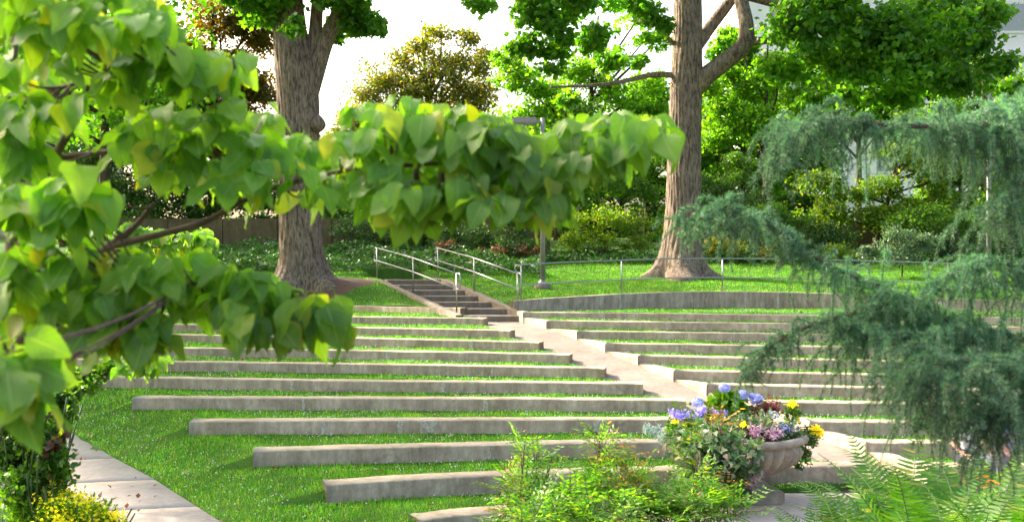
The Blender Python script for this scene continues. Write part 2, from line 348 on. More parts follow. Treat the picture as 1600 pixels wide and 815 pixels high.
def path_edge_x(Y):   # right edge of the walk at the lower left
    return float(np.interp(Y, [4, 9, 10.6, 12.47, 15.24, 17.8, 22, 30], [2.2, -1.0, -2.25, -3.55, -5.38, -7.25, -10.6, -17.5]))
def z_path(Y): return float(np.interp(Y, [0, 17, 22, 35, 60], [0, 0, .25, 2.2, 4.2]))
def z_bank(X, Y):     # planted bank in front, rising to the viewer
    b = np.interp(Y, [-8, 2, 6.5, 9.0, 10.6], [1.5, 1.35, .7, .25, 0.0])
    return float(b)

def sheet_left():
    """lawn between the left rows, out to the walk and beyond"""
    us = np.concatenate([np.linspace(0, 1, 26)[:-1] ** 1.0 * 0.5, np.linspace(0.5, 1, 60)])
    V = []; rows = []
    def col_pts(n, dy, zo, first):
        L_ = LINES[n, 'L']; x0, x1 = L_[0, 0], L_[-1, 0]; xs = []
        xl = -34.0
        for u in us:
            X = xl + (x0 - xl) * (u / 0.5) ** 0.6 if u < 0.5 else x0 + (x1 - x0) * (u - 0.5) / 0.5
            if X >= x0: Y = float(np.interp(X, L_[:, 0], L_[:, 1]))
            else:
                s = (L_[3, 1] - L_[0, 1]) / (L_[3, 0] - L_[0, 0] + 1e-6); Y = L_[0, 1] + s * max(X - x0, -4) * 0.6
            Y += dy
            prof = ZTOP[n] + zo
            if X < x0:
                mid = ZTOP[n] - (FH[n] + .06) * 0.5 - .05
                k = min(1, (x0 - X) / 0.7); prof = prof * (1 - k) + mid * k
                xe = path_edge_x(Y); s = np.clip((x0 - X) / max(x0 - xe, 0.8), 0, 1); s = s * s * (3 - 2 * s)
                prof = prof * (1 - s) + z_path(Y) * s - (0.012 if s >= 1 else 0)
            xs.append((X, Y, prof))
        rows.append(xs)
    for Yb in (6.0, 8, 9, 10, 10.8, 11.6):
        xs = []
        for X0 in np.linspace(0, 1, len(us)):
            X = -34 + 35.3 * X0 ** 0.6
            xs.append((X, Yb, -0.012))
        rows.append(xs)
    for n in range(0, 12):
        g = .09 if n < 6 else .055
        if n == 0: g = .02
        rows_n = col_pts(n, -0.012, -FH[n], True); col_pts(n, 0.12, -g, False); col_pts(n, 0.5, -g - .005, False)
        if n < 11: pass
    A = np.array(rows)
    # intermediate lines for a gently uneven lawn
    B = [A[0]]
    for i in range(1, len(A)):
        gap = np.abs(A[i, :, 1] - A[i - 1, :, 1]).mean(); k = max(1, int(gap / 0.45))
        for j in range(1, k + 1):
            B.append(A[i - 1] + (A[i] - A[i - 1]) * j / k)
    A = np.array(B)
    return A
def grid_mesh(name, A, mat, kind='structure', skirt=None):
    r, c = A.shape[:2]; V = A.reshape(-1, 3)
    i = np.arange(r - 1)[:, None] * c; j = np.arange(c - 1)[None]
    q = np.stack([i + j, i + j + 1, i + c + j + 1, i + c + j], -1).reshape(-1, 4)
    fs = [q]
    if skirt == 'last':    # earth face down the aisle side
        e = A[:, -1].copy(); e[:, 2] -= 0.6; e0 = len(V); V = np.vstack([V, e]); k = np.arange(r - 1)
        fs = [np.vstack([q, np.stack([k * c + c - 1, e0 + k, e0 + k + 1, (k + 1) * c + c - 1], -1)])]
    o = mesh_np(name, V, fs, mat, smooth=True)
    if kind: o['kind'] = kind
    return o, V, fs[0]
SHEETS = []
A = sheet_left()
o, V, q = grid_mesh('lawn', A, m_lawn, skirt='last'); SHEETS.append((V, q[:(A.shape[0] - 1) * (A.shape[1] - 1)]))

def sheet_right():
    rows = []; us = np.linspace(0, 1, 70)
    zt = dict(ZTOP); zt[11] = z11r; zt[12] = None
    for n in range(1, 13):
        L_ = LINES[n, 'R']; x0, x1 = L_[0, 0], L_[-1, 0] + 10
        slope = (L_[-1] - L_[-4]) / (L_[-1, 0] - L_[-4, 0])
        def line(dy, z):
            xs = []
            for u in us:
                X = x0 + (x1 - x0) * u
                if X <= L_[-1, 0]: Y = np.interp(X, L_[:, 0], L_[:, 1])
                else: Y = L_[-1, 1] + slope[1] * (X - L_[-1, 0])
                xs.append((X + (0.03 if u == 0 else 0), Y + dy, z))
            rows.append(xs)
        if n == 12:
            line(-0.01, z11r - .06); break
        fh = FH.get(n, .2); g = .09 if n < 6 else .055
        line(-0.012, zt[n] - fh); line(0.12, zt[n] - g); line(0.5, zt[n] - g)
    A = np.array(rows); B = [A[0]]
    for i in range(1, len(A)):
        gap = np.abs(A[i, :, 1] - A[i - 1, :, 1]).mean(); k = max(1, int(gap / 0.45))
        for j in range(1, k + 1): B.append(A[i - 1] + (A[i] - A[i - 1]) * j / k)
    return np.array(B)
A = sheet_right(); o, V, q = grid_mesh('terrace_lawn', A, m_lawn); SHEETS.append((V, q))

# aisle ramp between the two sets of rows
AL, AR = [], []
for n in range(1, 11):
    l = LINES[n, 'L'][-1].copy(); r = LINES[n, 'R'][0].copy(); z = ZTOP[n] - FH[n] + .004
    l[2] = z; r[2] = z; l[0] -= 0.12; r[0] += .1; AL.append(l); AR.append(r)
z_foot = 1.64
AL.append(np.array([-1.35, 30.05, z_foot])); AR.append(np.array([0.6, 30.05, z_foot]))
AL.insert(0, np.array([4.4, 13.76, 0.0])); AR.insert(0, np.array([8.6, 13.76, 0.0]))
AL, AR = smooth_path(AL, 60), smooth_path(AR, 60)
A = np.stack([AL + (AR - AL) * u for u in np.linspace(0, 1, 9)], 1)
grid_mesh('ramp', A, m_ramp)

# plaza and walk
def poly_sheet(name, pts, z, mat, th=0.0):
    V = [(x, y, z) for x, y in pts]; me = bpy.data.meshes.new(name); me.from_pydata(V, [], [list(range(len(V)))]); me.update()
    o = link(name, me, mat); o['kind'] = 'structure'; return o
poly_sheet('pavement', [(1.3, 11.2), (14, 11.2), (14, 14.1), (1.9, 14.1), (1.3, 13.3)], 0.004, m_path)
# big ground sheet: planted bank in front, plain all round
xs = np.concatenate([[-1200, -300, -80], np.linspace(-34, 34, 60), [80, 300, 1200]])
ys = np.concatenate([[-600, -100, -20], np.linspace(-8, 12, 50), [13, 15, 20, 40, 90, 300, 1500]])
A = np.array([[(x, y, z_bank(x, y) - 0.03 if -60 < y < 11 else -.05) for x in xs] for y in ys])
A[:3, :, 2] = 1.45
ob, Vb, qb = grid_mesh('ground', A, m_soil)
# walk: slabs
def walk():
    g = []
    Ys = [9.2, 11.6, 13.3, 15.05, 16.8, 18.8, 21.2, 24]
    dirx = np.array([.97, .24])
    for a, b in zip(Ys[:-1], Ys[1:]):
        c = []
        for Y in (a + .012, b - .012):
            xe = path_edge_x(Y); c.append((xe, Y, z_path(Y)))
        lo, hi = c
        Wd = 1.9
        quad = [lo, hi, (hi[0] - Wd * .97, hi[1] - Wd * .24, hi[2]), (lo[0] - Wd * .97, lo[1] - Wd * .24, lo[2])]
        g.append(quad)
    V = []; Fq = []
    for qd in g:
        b0 = len(V); nx = 8
        # right edge follows the curve in small steps
        for t in np.linspace(0, 1, nx):
            Y = qd[0][1] * (1 - t) + qd[1][1] * t; xe = path_edge_x(Y); z = z_path(Y) + .006
            V += [(xe, Y, z), (xe - 1.84, Y - .46, z), (xe, Y, z - .1), (xe - 1.84, Y - .46, z - .1)]
        for i in range(nx - 1):
            k = b0 + 4 * i; Fq += [(k, k + 4, k + 5, k + 1), (k, k + 2, k + 6, k + 4), (k + 1, k + 5, k + 7, k + 3)]
        k = b0; Fq.append((k, k + 1, k + 3, k + 2)); k = b0 + 4 * (nx - 1); Fq.append((k, k + 2, k + 3, k + 1))
    o = mesh_np('path', V, np.array(Fq), m_path); o['kind'] = 'structure'
    V = []; Fq = []
    for t in np.linspace(9.2, 24, 40):
        xe = path_edge_x(t); z = z_path(t) - .006; V += [(xe + .03, t, z), (xe - 1.87, t - .46, z)]
    for i in range(39): Fq.append((2 * i, 2 * i + 2, 2 * i + 3, 2 * i + 1))
    o = mesh_np('path_bed', V, np.array(Fq), m_gap); o['kind'] = 'structure'
walk()

# seat walls
def seat_wall(pts, ztop, depth, wd=0.38, ztops=None, left=True):
    """sweep a chamfered block along pts; returns verts, faces"""
    pts = np.asarray(pts, float); t = norm(np.gradient(pts[:, :2], axis=0)); nrm = np.stack([-t[:, 1], t[:, 0]], -1)
    prof = [(0, -depth), (0, -.018), (.016, 0), (wd - .016, 0), (wd, -.018), (wd, -depth)]
    V = []
    for i, p in enumerate(pts):
        zt = ztop if ztops is None else ztops[i]
        for (a, b) in prof:
            V.append((p[0] + nrm[i, 0] * a, p[1] + nrm[i, 1] * a, zt + b + (rng.normal() * .0035 if b > -.1 else 0)))
    k = len(prof); Fq = []
    for i in range(len(pts) - 1):
        for j in range(k - 1): Fq.append((i * k + j, (i + 1) * k + j, (i + 1) * k + j + 1, i * k + j + 1))
    e = (len(pts) - 1) * k
    caps = [tuple(range(k - 1, -1, -1)), tuple(range(e, e + k))]
    return V, [np.array(Fq), np.array(caps)]
JOINT = {('L', 2): [(764, 5)], ('L', 3): [(505, 6), (625, 8), (668, 34), (932, 9)], ('L', 4): [(474, 4), (758, 7)], ('L', 5): [(456, 5), (691, 7)],
         ('L', 6): [(545, 5), (769, 2)], ('L', 7): [(606, 6)], ('L', 8): [(736, 7)], ('R', 10): [(1170, 4)], ('R', 9): [(1147, 2)], ('R', 2): [(1440, 3)],
         ('R', 12): [(969, 3), (1216, 4)], ('L', 10): [(560, 4)], ('R', 7): [(1210, 3)]}
ORD = ['lowest', 'second', 'third', 'fourth', 'fifth', 'sixth', 'seventh', 'eighth', 'ninth', 'tenth', 'eleventh', 'topmost']
WEAR = {('L', 3): ' with a pale triangular patch', ('L', 1): ' above the low bottom kerb', ('L', 8): ' with one white joint near the ramp'}
def joints(o, side, n, zt, fh, pts):
    for x, wpx in JOINT.get((side, n), []):
        # where the sight line crosses the row
        k = (x - 800) / F; dif = pts[:, 0] / pts[:, 1] - k; i = int(np.argmax(dif > 0)); i = max(1, i)
        f = -dif[i - 1] / (dif[i] - dif[i - 1] + 1e-9); c = pts[i - 1] + (pts[i] - pts[i - 1]) * f
        t = pts[i] - pts[i - 1]; ang = math.atan2(t[1], t[0]); wd = wpx * c[1] / F
        nx, ny = -math.sin(ang), math.cos(ang)
        ztt = c[2] if n == 12 else zt
        if wpx > 20:
            V = [(-wd / 2, 0, -.01), (wd / 2, 0, -.01), (wd * .2, 0, -fh * .95), (-wd * .05, 0, -fh * .7)]
        else:
            ns = 7; V = []
            for s in range(ns): V.append((-wd / 2 + rng.normal() * wd * .15, 0, -.004 - fh * s / (ns - 1) * .96))
            for s in range(ns - 1, -1, -1): V.append((wd / 2 + rng.normal() * wd * .15, 0, -.004 - fh * s / (ns - 1) * .96))
        m = len(V); V2 = []
        for dd in (-.005, .01):
            for a, _, b in V: V2.append((c[0] + a * math.cos(ang) + nx * dd, c[1] + a * math.sin(ang) + ny * dd, ztt + b))
        fc = [list(range(m)), list(range(2 * m - 1, m - 1, -1))] + [[i_, (i_ + 1) % m + 0, (i_ + 1) % m + m, i_ + m] for i_ in range(m)]
        me = bpy.data.meshes.new('joint_patch' if wpx > 20 else 'joint'); me.from_pydata(V2, [], fc); me.update()
        j = link(me.name, me, m_caulk); j.parent = o
for n in range(0, 12):
    V, Fc = seat_wall(LINES[n, 'L'], ZTOP[n], 0.75)
    o = mesh_np('seat_wall', V, Fc, m_bench)
    lab = f'long weathered concrete seat wall left of the ramp, {ORD[n]} one counting up from the bottom' + WEAR.get(('L', n), '')
    tag(o, lab, 'seat wall', 'terraced seat walls left of the ramp'); joints(o, 'L', n, ZTOP[n], FH[n], LINES[n, 'L'])
for n in range(1, 12):
    zt = z11r if n == 11 else ZTOP[n]; ln = LINES[n, 'R']
    ext = ln[-1] + (ln[-1] - ln[-6]) * 1.6; pts = np.vstack([ln, ln[-1] + (ext - ln[-1]) * .5, ext])
    t = empty('seat_wall', ln[0], f'concrete seat wall right of the ramp with an angled return, {ORD[n - 1]} one counting up from the bottom', 'seat wall', 'terraced seat walls right of the ramp')
    V, Fc = seat_wall(pts, zt, 0.75)
    fr = mesh_np('bench_front', V, Fc, m_bench, t)
    for jn in [1]:
        joints_parent = t
        # joints are placed in world space under the empty
        before = set(bpy.data.objects)
        joints(fr, 'R', n, zt, FH.get(n, .2), ln)
    nxt = LINES[n + 1, 'R'][0]
    a = ln[0].copy(); b = nxt.copy(); d = norm((b - a)[:2]); a[2] = b[2] = zt
    # return: runs back along the ramp to the next seat wall (starts behind the front block, ends short of the next)
    a2 = a.copy(); a2[:2] += d * 0.03; b2 = b.copy(); b2[:2] -= d * 0.02
    pr = np.stack([b2, a2]) ; pr = np.linspace(b2, a2, 5)
    nr = np.array([-(a2 - b2)[1], (a2 - b2)[0]]); nr = nr / np.linalg.norm(nr)
    V, Fc = seat_wall(pr, zt - .004, 0.75, 0.26)
    mesh_np('return_wall', V, Fc, m_bench, t)
# retaining wall above
ztops = WALL[:, 2]
ext = WALL[-1] + (WALL[-1] - WALL[-5]) * 2.5; Wp = np.vstack([WALL, ext])
V, Fc = seat_wall(Wp, 0, 1.1, 0.3, ztops=list(Wp[:, 2]))
o = mesh_np('retaining_wall', V, Fc, m_wall); tag(o, 'tall curved stained concrete retaining wall below the long steel railing', 'wall')
joints(o, 'R', 12, 0, .6, WALL)

# ------------------------------------------------------------------ stairs with cheeks
st = empty('staircase', (-1, 30.1, z_foot), 'flight of seven broad brown concrete steps between sloping kerbs', 'staircase')
def stair_x(k): return -1.22 - .54 * k, .30 - .475 * k
Vs = []; Fq = []
for k in range(7):
    xl, xr = stair_x(k); xl2, xr2 = stair_x(k + 1); y0, y1 = 30.05 + 1.1 * k, 30.05 + 1.1 * (k + 1) + (2.0 if k == 6 else 0.03)
    z1 = z_foot + .172 * (k + 1)
    for sgn in (0,):
        V = [(xl, y0, z1 - .5), (xr, y0, z1 - .5), (xr, y0, z1 - .015), (xl, y0, z1 - .015), (xl, y0 + .015, z1), (xr, y0 + .015, z1), (xr2, y1, z1), (xl2, y1, z1), (xr2, y1, z1 - .5), (xl2, y1, z1 - .5)]
    me = bpy.data.meshes.new('step'); me.from_pydata(V, [], [(0, 1, 2, 3), (3, 2, 5, 4), (4, 5, 6, 7), (1, 8, 6, 5, 2), (9, 0, 3, 4, 7), (8, 9, 7, 6)]); me.update()
    link('step', me, m_step, st)
for sd_ in (0, 1):
    pts = []
    for k in np.linspace(-0.1 if sd_ == 0 else -.3, 7.2, 12):
        xl, xr = stair_x(k); x = xl - .26 if sd_ == 0 else xr + .01
        pts.append((x, 30.05 + 1.1 * k, min(z_foot + .172 * (k + 1) + .05, z_foot + .172 * 7 + .05)))
    pts = np.array(pts)
    V, Fc = seat_wall(pts[::-1] if sd_ == 1 else pts, 0, .8, .24, ztops=list(pts[::-1][:, 2]) if sd_ == 1 else list(pts[:, 2]))
    V = np.array(V)
    o = mesh_np('side_kerb', V, Fc, m_step, st)

# ------------------------------------------------------------------ upper ground: bank, lawn, hillside
F_LX = LINES[11, 'L']
def up_front(X):
    if X <= -1.3: return float(np.interp(X, F_LX[:, 0], F_LX[:, 1])) + .14, ZTOP[11] - .04
    if X >= 0.05:
        i = np.interp(X, Wp[:, 0], Wp[:, 1]); z = np.interp(X, Wp[:, 0], Wp[:, 2]); return float(i) + .1, float(z) - .03
    t = (X + 1.3) / 1.35
    return 30.9 + .2 * t, 1.9 + .29 * t
def up_z(X, Y):
    yf, zf = up_front(X)
    kl = np.interp(Y, [28, 32.5, 34, 36, 38, 42, 47, 60, 90], [1.5, 2.0, 2.42, 2.78, 3.08, 3.6, 4.3, 5.2, 6.2])
    kr = np.interp(Y, [28, 33.5, 37, 40, 44, 50, 60, 90], [2.3, 2.45, 2.75, 3.08, 3.7, 4.3, 5.2, 6.2])
    s = np.clip((X + 3.2) / 4.5, 0, 1); z = kl * (1 - s) + kr * s
    f = np.clip((Y - yf) / 1.6, 0, 1); z = zf * (1 - f) + z * f
    # cut for the stairs
    k = (Y - 30.05) / 1.1
    if -.2 < k < 8.5:
        xl, xr = stair_x(k); zs = z_foot + .172 * min(k + 1, 7)
        if xl - .2 < X < xr + .15: z = min(z, zs - .45)
        else:
            d = min(abs(X - xl), abs(X - xr)); q_ = max(0, 1 - d / 2.2); z = z * (1 - q_) + (zs - .02) * q_ if k < 7 else z
            z = max(z, 0)
    return z + .03 * math.sin(X * .9) * math.cos(Y * .7) * min(1, (Y - yf) / 2)
xs = np.concatenate([[-260, -120, -70, -45, -34, -28, -24, -20, -17, -14, -12], np.linspace(-11, 14, 170), [15, 17, 20, 24, 30, 40, 70, 120, 260]])
ts = np.concatenate([np.linspace(0, 8, 60), np.linspace(8.4, 20, 24), [25, 32, 45, 60, 100, 200, 500]])
A = np.zeros((len(ts), len(xs), 3))
for j, X in enumerate(xs):
    yf, zf = up_front(X)
    for i, t in enumerate(ts): A[i, j] = (X, yf + t, up_z(X, yf + t))
o, V, q = grid_mesh('upper_lawn', A, m_lawn); SHEETS.append((V, q))

# ------------------------------------------------------------------ grass blades and clover
def scatter(V, q, dens, ymax=60):
    a, b, c, d = (V[q[:, i]] for i in range(4)); ctr = (a + b + c + d) / 4
    area = 0.5 * (np.linalg.norm(np.cross(b - a, c - a), axis=1) + np.linalg.norm(np.cross(c - a, d - a), axis=1))
    flat = np.abs(np.cross(c - a, d - b)[:, 2]) / (np.linalg.norm(np.cross(c - a, d - b), axis=1) + 1e-9)
    vis = (np.abs(ctr[:, 0] / np.maximum(ctr[:, 1], .1)) < 0.56) & (ctr[:, 1] < ymax) & (flat > 0.75) & (ctr[:, 1] > 9)
    n = rng.poisson(np.where(vis, area * dens(ctr), 0)); k = np.repeat(np.arange(len(q)), n)
    u, v = rng.random((len(k), 1)), rng.random((len(k), 1))
    return a[k] * (1 - u) * (1 - v) + b[k] * u * (1 - v) + c[k] * u * v + d[k] * (1 - u) * v
def on_hard(p):
    X, Y = p[:, 0], p[:, 1]; xe = np.interp(Y, [4, 9, 10.6, 12.47, 15.24, 17.8, 22, 30], [2.2, -1.0, -2.25, -3.55, -5.38, -7.25, -10.6, -17.5])
    hard = (X < xe + .02)
    hard |= (X > 1.25) & (Y > 10) & (Y < 14.12)
    for k in (0,):
        kk = (Y - 30.05) / 1.1; hard |= (kk > -.3) & (kk < 8.5) & (X > -1.22 - .54 * kk - .3) & (X < .30 - .475 * kk + .28)
    hard |= (Y > 36) & (Y < 60) & (X < -3.5) & (Y > 38.5)
    hard |= (Y > 44.5)
    d = (X + 6.6) ** 2 / 3.3 + (Y - 35.8) ** 2 / 2.2; hard |= d < 1
    return hard
def benchclear(p):
    keep = np.ones(len(p), bool)
    for (n, s), ln in LINES.items():
        Yb = np.interp(p[:, 0], ln[:, 0], ln[:, 1]); inx = (p[:, 0] > ln[0, 0] - .02) & (p[:, 0] < ln[-1, 0] + .02)
        wd = .3 if n == 12 else .385
        keep &= ~(inx & (p[:, 1] > Yb) & (p[:, 1] < Yb + wd))
    return keep
pp = []
for V, q in SHEETS:
    p = scatter(V, q, lambda c: np.interp(c[:, 1], [9, 14, 20, 30, 45], [1300, 1050, 620, 330, 200]))
    p = p[~on_hard(p)]; p = p[benchclear(p)]; pp.append(p)
p = np.vstack(pp); n = len(p)
d = rdir(n) * .55 + np.array([0, 0, 1.0]); Mx = frames(d, rdir(n))
hgt = (0.035 + .04 * rng.random(n)) * np.interp(p[:, 1], [12, 40], [1, 1.2]) * (1 + .5 * np.sin(p[:, 0] * 2.1 + 1.3 * np.sin(p[:, 1] * 1.7)) * rng.random(n))
wid = np.interp(p[:, 1], [10, 20, 40], [.011, .017, .03])
T = np.array([[-.5, 0, 0], [.5, 0, 0], [.12, .6, .12], [0, 1, .4]], float)
V, Fc = inst(T, [(0, 1, 2), (0, 2, 3)], Mx, p, np.stack([wid, hgt, hgt * .6], -1))
o = mesh_np('grass', V, Fc, m_grass); tag(o, 'mown green grass growing on the terraces and upper lawn', 'grass', kind='stuff')
print('grass blades', n)
sel = rng.random(n) < np.interp(p[:, 1], [9, 13, 16, 24, 32], [.006, .012, .022, .05, .07]) * (.3 + 1.3 * (np.sin(p[:, 0] * 1.3 + p[:, 1]) > -.2)); sel &= p[:, 1] < 31.5; c = p[sel]
OC = np.array([[0, 0, 1], [1, 0, 0], [0, 1, 0], [-1, 0, 0], [0, -1, 0], [0, 0, -1]], float); OF = [(0, 1, 2), (0, 2, 3), (0, 3, 4), (0, 4, 1), (5, 2, 1), (5, 3, 2), (5, 4, 3), (5, 1, 4)]
c = c + np.array([0, 0, .05]); sz = .008 + .006 * rng.random(len(c))
V, Fc = inst(OC, OF, frames(rdir(len(c)), rdir(len(c))), c, sz)
o = mesh_np('clover_blossoms', V, Fc, m_clover, smooth=True); tag(o, 'tiny white clover blossoms dotted through the grass', 'clover', kind='stuff')
# fallen leaves
V, q = SHEETS[0]; lp = []
for V, q in SHEETS: 
    p_ = scatter(V, q, lambda c: np.full(len(c), 1.1)); lp.append(p_[benchclear(p_)])
lp = np.vstack(lp); lp = lp[(lp[:, 1] < 34)]; yy = 10.5 + 9 * rng.random(26); pw = np.stack([np.array([path_edge_x(y) for y in yy]) - .1 - 1.2 * rng.random(26), yy, np.array([z_path(y) for y in yy])], -1); lp = np.vstack([lp + [0, 0, .035], pw + [0, 0, .022]])
o = foliage('fallen_leaves', lp, .05 + .05 * rng.random(len(lp)), T_QUAD, F_QUAD, L['red'], None, 4.0)
tag(o, 'scattered fallen brown leaves on the grass and the walk', 'leaves', kind='stuff')
# mulch ring under the left tree
g = []
for a in np.linspace(0, 2 * math.pi, 40, endpoint=False):
    g.append(a)
V = [(-6.6, 35.8, up_z(-6.6, 35.8) + .03)]
for rr in (.5, 1.0):
    for a in g:
        X = -6.6 + math.cos(a) * 1.85 * rr * (1 + .05 * math.sin(5 * a)); Y = 35.8 + math.sin(a) * 1.45 * rr; V.append((X, Y, up_z(X, Y) + (.05 if rr < 1 else .005)))
Fc = [(0, 1 + i, 1 + (i + 1) % 40) for i in range(40)]; Fq = [(1 + i, 41 + i, 41 + (i + 1) % 40, 1 + (i + 1) % 40) for i in range(40)]
o = mesh_np('mulch_bed', V, [np.array(Fc), np.array(Fq)], m_mulch, smooth=True); o['kind'] = 'structure'

# ------------------------------------------------------------------ railings
def rail_thing(label, group, tubesets, loc):
    t = empty('handrail', loc, label, 'handrail', group)
    for nm, pts, r in tubesets:
        V, Fc = tubes([(np.asarray(pts), r)], 10); mesh_np(nm, V, Fc, m_steel, t, smooth=True)
    return t
def hrail(side, label):
    # posts follow the sloping kerb
    ks = (0.55, 3.55, 6.6)
    posts = []
    for k in ks:
        xl, xr = stair_x(k); x = xl - .14 if side == 'L' else xr + .13
        zb = min(z_foot + .172 * (k + 1), z_foot + .172 * 7) + .05; posts.append(np.array([x, 30.05 + 1.1 * k, zb]))
    hT, hL = 1.1, .64; s = []
    def lift(p, h): q_ = p.copy(); q_[2] += h; return q_
    lo, mi, hi = posts; dr = norm(lo - hi); drh = dr.copy(); drh[2] = 0; drh = norm(drh)
    s.append(('top_rail', [lift(hi, hT), lift(mi, hT), lift(lo, hT)], .022)); s.append(('lower_rail', [lift(hi, hL), lift(mi, hL), lift(lo, hL)], .022))
    a = lift(lo, hT); b = lift(lo, hL)
    s.append(('end_loop', smooth_path([a, a + drh * .16, a + drh * .26 - [0, 0, .07], b + drh * .26 + [0, 0, .07], b + drh * .14, b], 24), .022))
    a = lift(hi, hT); b = lift(hi, hL)
    s.append(('end_loop', smooth_path([a, a - drh * .2, a - drh * .27 - [0, 0, .06], b - drh * .27 + [0, 0, .06], b - drh * .2, b], 24), .022))
    for q_ in posts: s.append(('post', [q_ - [0, 0, .1], lift(q_, hT)], .024))
    return rail_thing(label, 'steel handrails beside the steps', s, lo)
hrail('L', 'steel handrail with looped ends on the kerb left of the steps')
hrail('R', 'steel handrail with looped ends on the kerb right of the steps')
# long railing on the retaining wall
t = empty('railing', WALL[1], 'long two bar grey steel railing running along the top of the curved retaining wall', 'railing')
Wm = WALL.copy(); Wm[:, 1] += .15; Wm = Wm[1:]
def wall_at(x):
    k = (x - 800) / F; i = int(np.argmax(Wm[:, 0] / Wm[:, 1] > k)); return Wm[max(i, 0)].copy()
top = Wm + [0, 0, 1.08]; low = Wm + [0, 0, .45]
for nm, pts in (('top_rail', top), ('lower_rail', low)):
    V, Fc = tubes([(pts, .021)], 10); mesh_np(nm, V, Fc, m_steel, t, smooth=True)
a = top[0]; V, Fc = tubes([(smooth_path([a, a + [-.14, 0, -.02], a + [-.2, 0, -.12], a + [-.14, 0, -.22], a + [0, 0, -.24]], 20), .021)], 10); mesh_np('end_loop', V, Fc, m_steel, t, smooth=True)
for x in (818, 965, 1121, 1292, 1461, 1625):
    b = wall_at(x) if x > 830 else Wm[0]
    V, Fc = tubes([(np.array([b - [0, 0, .05], b + [0, 0, 1.08]]), .024)], 10); mesh_np('post', V, Fc, m_steel, t, smooth=True)

# ------------------------------------------------------------------ lamp posts
def lamp(X, Y, H, label):
    z0 = up_z(X, Y); t = empty('lamp_post', (X, Y, z0), label, 'lamp post', 'lamp posts on the upper lawn')
    V, Fc = tubes([(np.array([[X, Y, z0 + .1], [X, Y, z0 + H]]), np.array([.085, .07]))], 16); mesh_np('pole', V, Fc, m_pole, t, smooth=True)
    V, Fc = tubes([(np.array([[X, Y, z0 - .1], [X, Y, z0 + .14]]), np.array([.30, .27]))], 24); mesh_np('footing', V, Fc, m_step, t)
    V, Fc = tubes([(np.array([[X, Y, z0 + .13], [X, Y, z0 + .22], [X, Y, z0 + .3]]), np.array([.17, .15, .09]))], 16); mesh_np('base_collar', V, Fc, m_steel, t)
    boxm('lamp_arm', (X - .12, Y, z0 + H - .12), (.26, .07, .07), m_pole, t)
    boxm('lamp_head', (X - .62, Y, z0 + H - .11), (.86, .45, .22), plain('lamp_housing', (.34, .31, .29), .5, .2), t, bev=.03)
    boxm('lens', (X - .62, Y, z0 + H - .23), (.7, .34, .03), plain('lamp_lens', (.5, .48, .42), .25), t)
    return t
lamp((848 - 800) / F * 34.5, 34.5, 5.75, 'grey lamp post with square box head behind the railing, near the steps')
lamp((1545 - 800) / F * 37, 37, 5.3, 'grey lamp post half hidden by the cedar at the far end of the lawn')

# ------------------------------------------------------------------ trees
def trunk_mesh(name, prof, seg, parent, mat, flare=0.0, limbs=(), furrow=.03):
    """prof: list of (x,y,z,r)"""
    pr = smooth_path(prof, 90); th = np.linspace(0, 2 * math.pi, seg, endpoint=False); V = []
    ph = rng.random(4) * 6
    z0 = pr[0, 2]
    for i, (x, y, z, r) in enumerate(pr):
        h = z - z0
        h = max(h - .85, 0)
        fl = 1 + flare * math.exp(-h / .38) * (0.5 + .5 * np.cos(5 * th + ph[0] + .7 * np.sin(2 * th))) + .05 * np.cos(2 * th + ph[1] + h * .2)
        fr = furrow * (np.abs(np.sin(th * seg / 11 + 1.1 * np.sin(h * 1.9 + th * 3) + ph[2])) - .5) * (.7 + .5 * np.sin(h * 6 + th * 9))
        rr = r * fl + fr
        V.append(np.stack([x + np.cos(th) * rr, y + np.sin(th) * rr, np.full(seg, z)], -1))
    V = np.vstack(V); k = len(pr); i = np.arange(k - 1)[:, None] * seg; j = np.arange(seg)[None]; j2 = (j + 1) % seg
    q = np.stack([i + j, i + j2, i + seg + j2, i + seg + j], -1).reshape(-1, 4)
    fs = [q]
    if limbs:
        V2, F2 = tubes([(smooth_path(np.array(p_), 26)[:, :3], smooth_path(np.array(p_), 26)[:, 3]) for p_ in limbs], 14)
        off = len(V); V = np.vstack([V, V2]); fs = [np.vstack([q, F2[0] + off]), F2[1] + off]
    return mesh_np(name, V, fs, mat, parent, smooth=True)
def L3(x, y, D, r): return (*P(x, y, D), r)

# left big tree
DL = 36.0; gz = up_z(-7.3, DL)
t = empty('tulip_tree', (-7.35, DL, gz), 'massive straight tree with a furrowed trunk in a mulch ring left of the steps', 'tree', 'big shade trees on the lawn')
tx = lambda x: (x - 800) / F * DL
prof = [(tx(474), DL, gz - 1.0, .95), (tx(474), DL, gz - .15, .9), (tx(473), DL, gz + .5, .78), (tx(470), DL, gz + 1.6, .70), (tx(468), DL, P(0, 300, DL)[2], .68), (tx(466), DL, P(0, 180, DL)[2], .68), (tx(463), DL, P(0, 110, DL)[2], .70), (tx(455), DL, P(0, 60, DL)[2], .58), (tx(450), DL, P(0, 0, DL)[2], .50), (tx(446), DL, 17, .38), (tx(450), DL, 22, .16)]
limbs = [[L3(478, 150, DL, .42), L3(492, 110, DL, .36), L3(508, 65, DL, .30), L3(530, 20, DL, .26), L3(548, -30, DL, .22), L3(575, -110, DL + 1, .14)],
         [L3(486, 110, DL, .26), L3(492, 60, DL, .24), L3(496, 0, DL, .2), L3(500, -80, DL - 1, .12)],
         [L3(450, 60, DL, .30), L3(425, 25, DL, .25), L3(395, -10, DL, .18), L3(330, -60, DL, .1)],
         [L3(497, 205, DL - .3, .10), L3(497, 195, DL - .45, .27), L3(497, 182, DL - .3, .10)]]
trunk_mesh('trunk', prof, 140, t, m_bark, .85, limbs, .045)
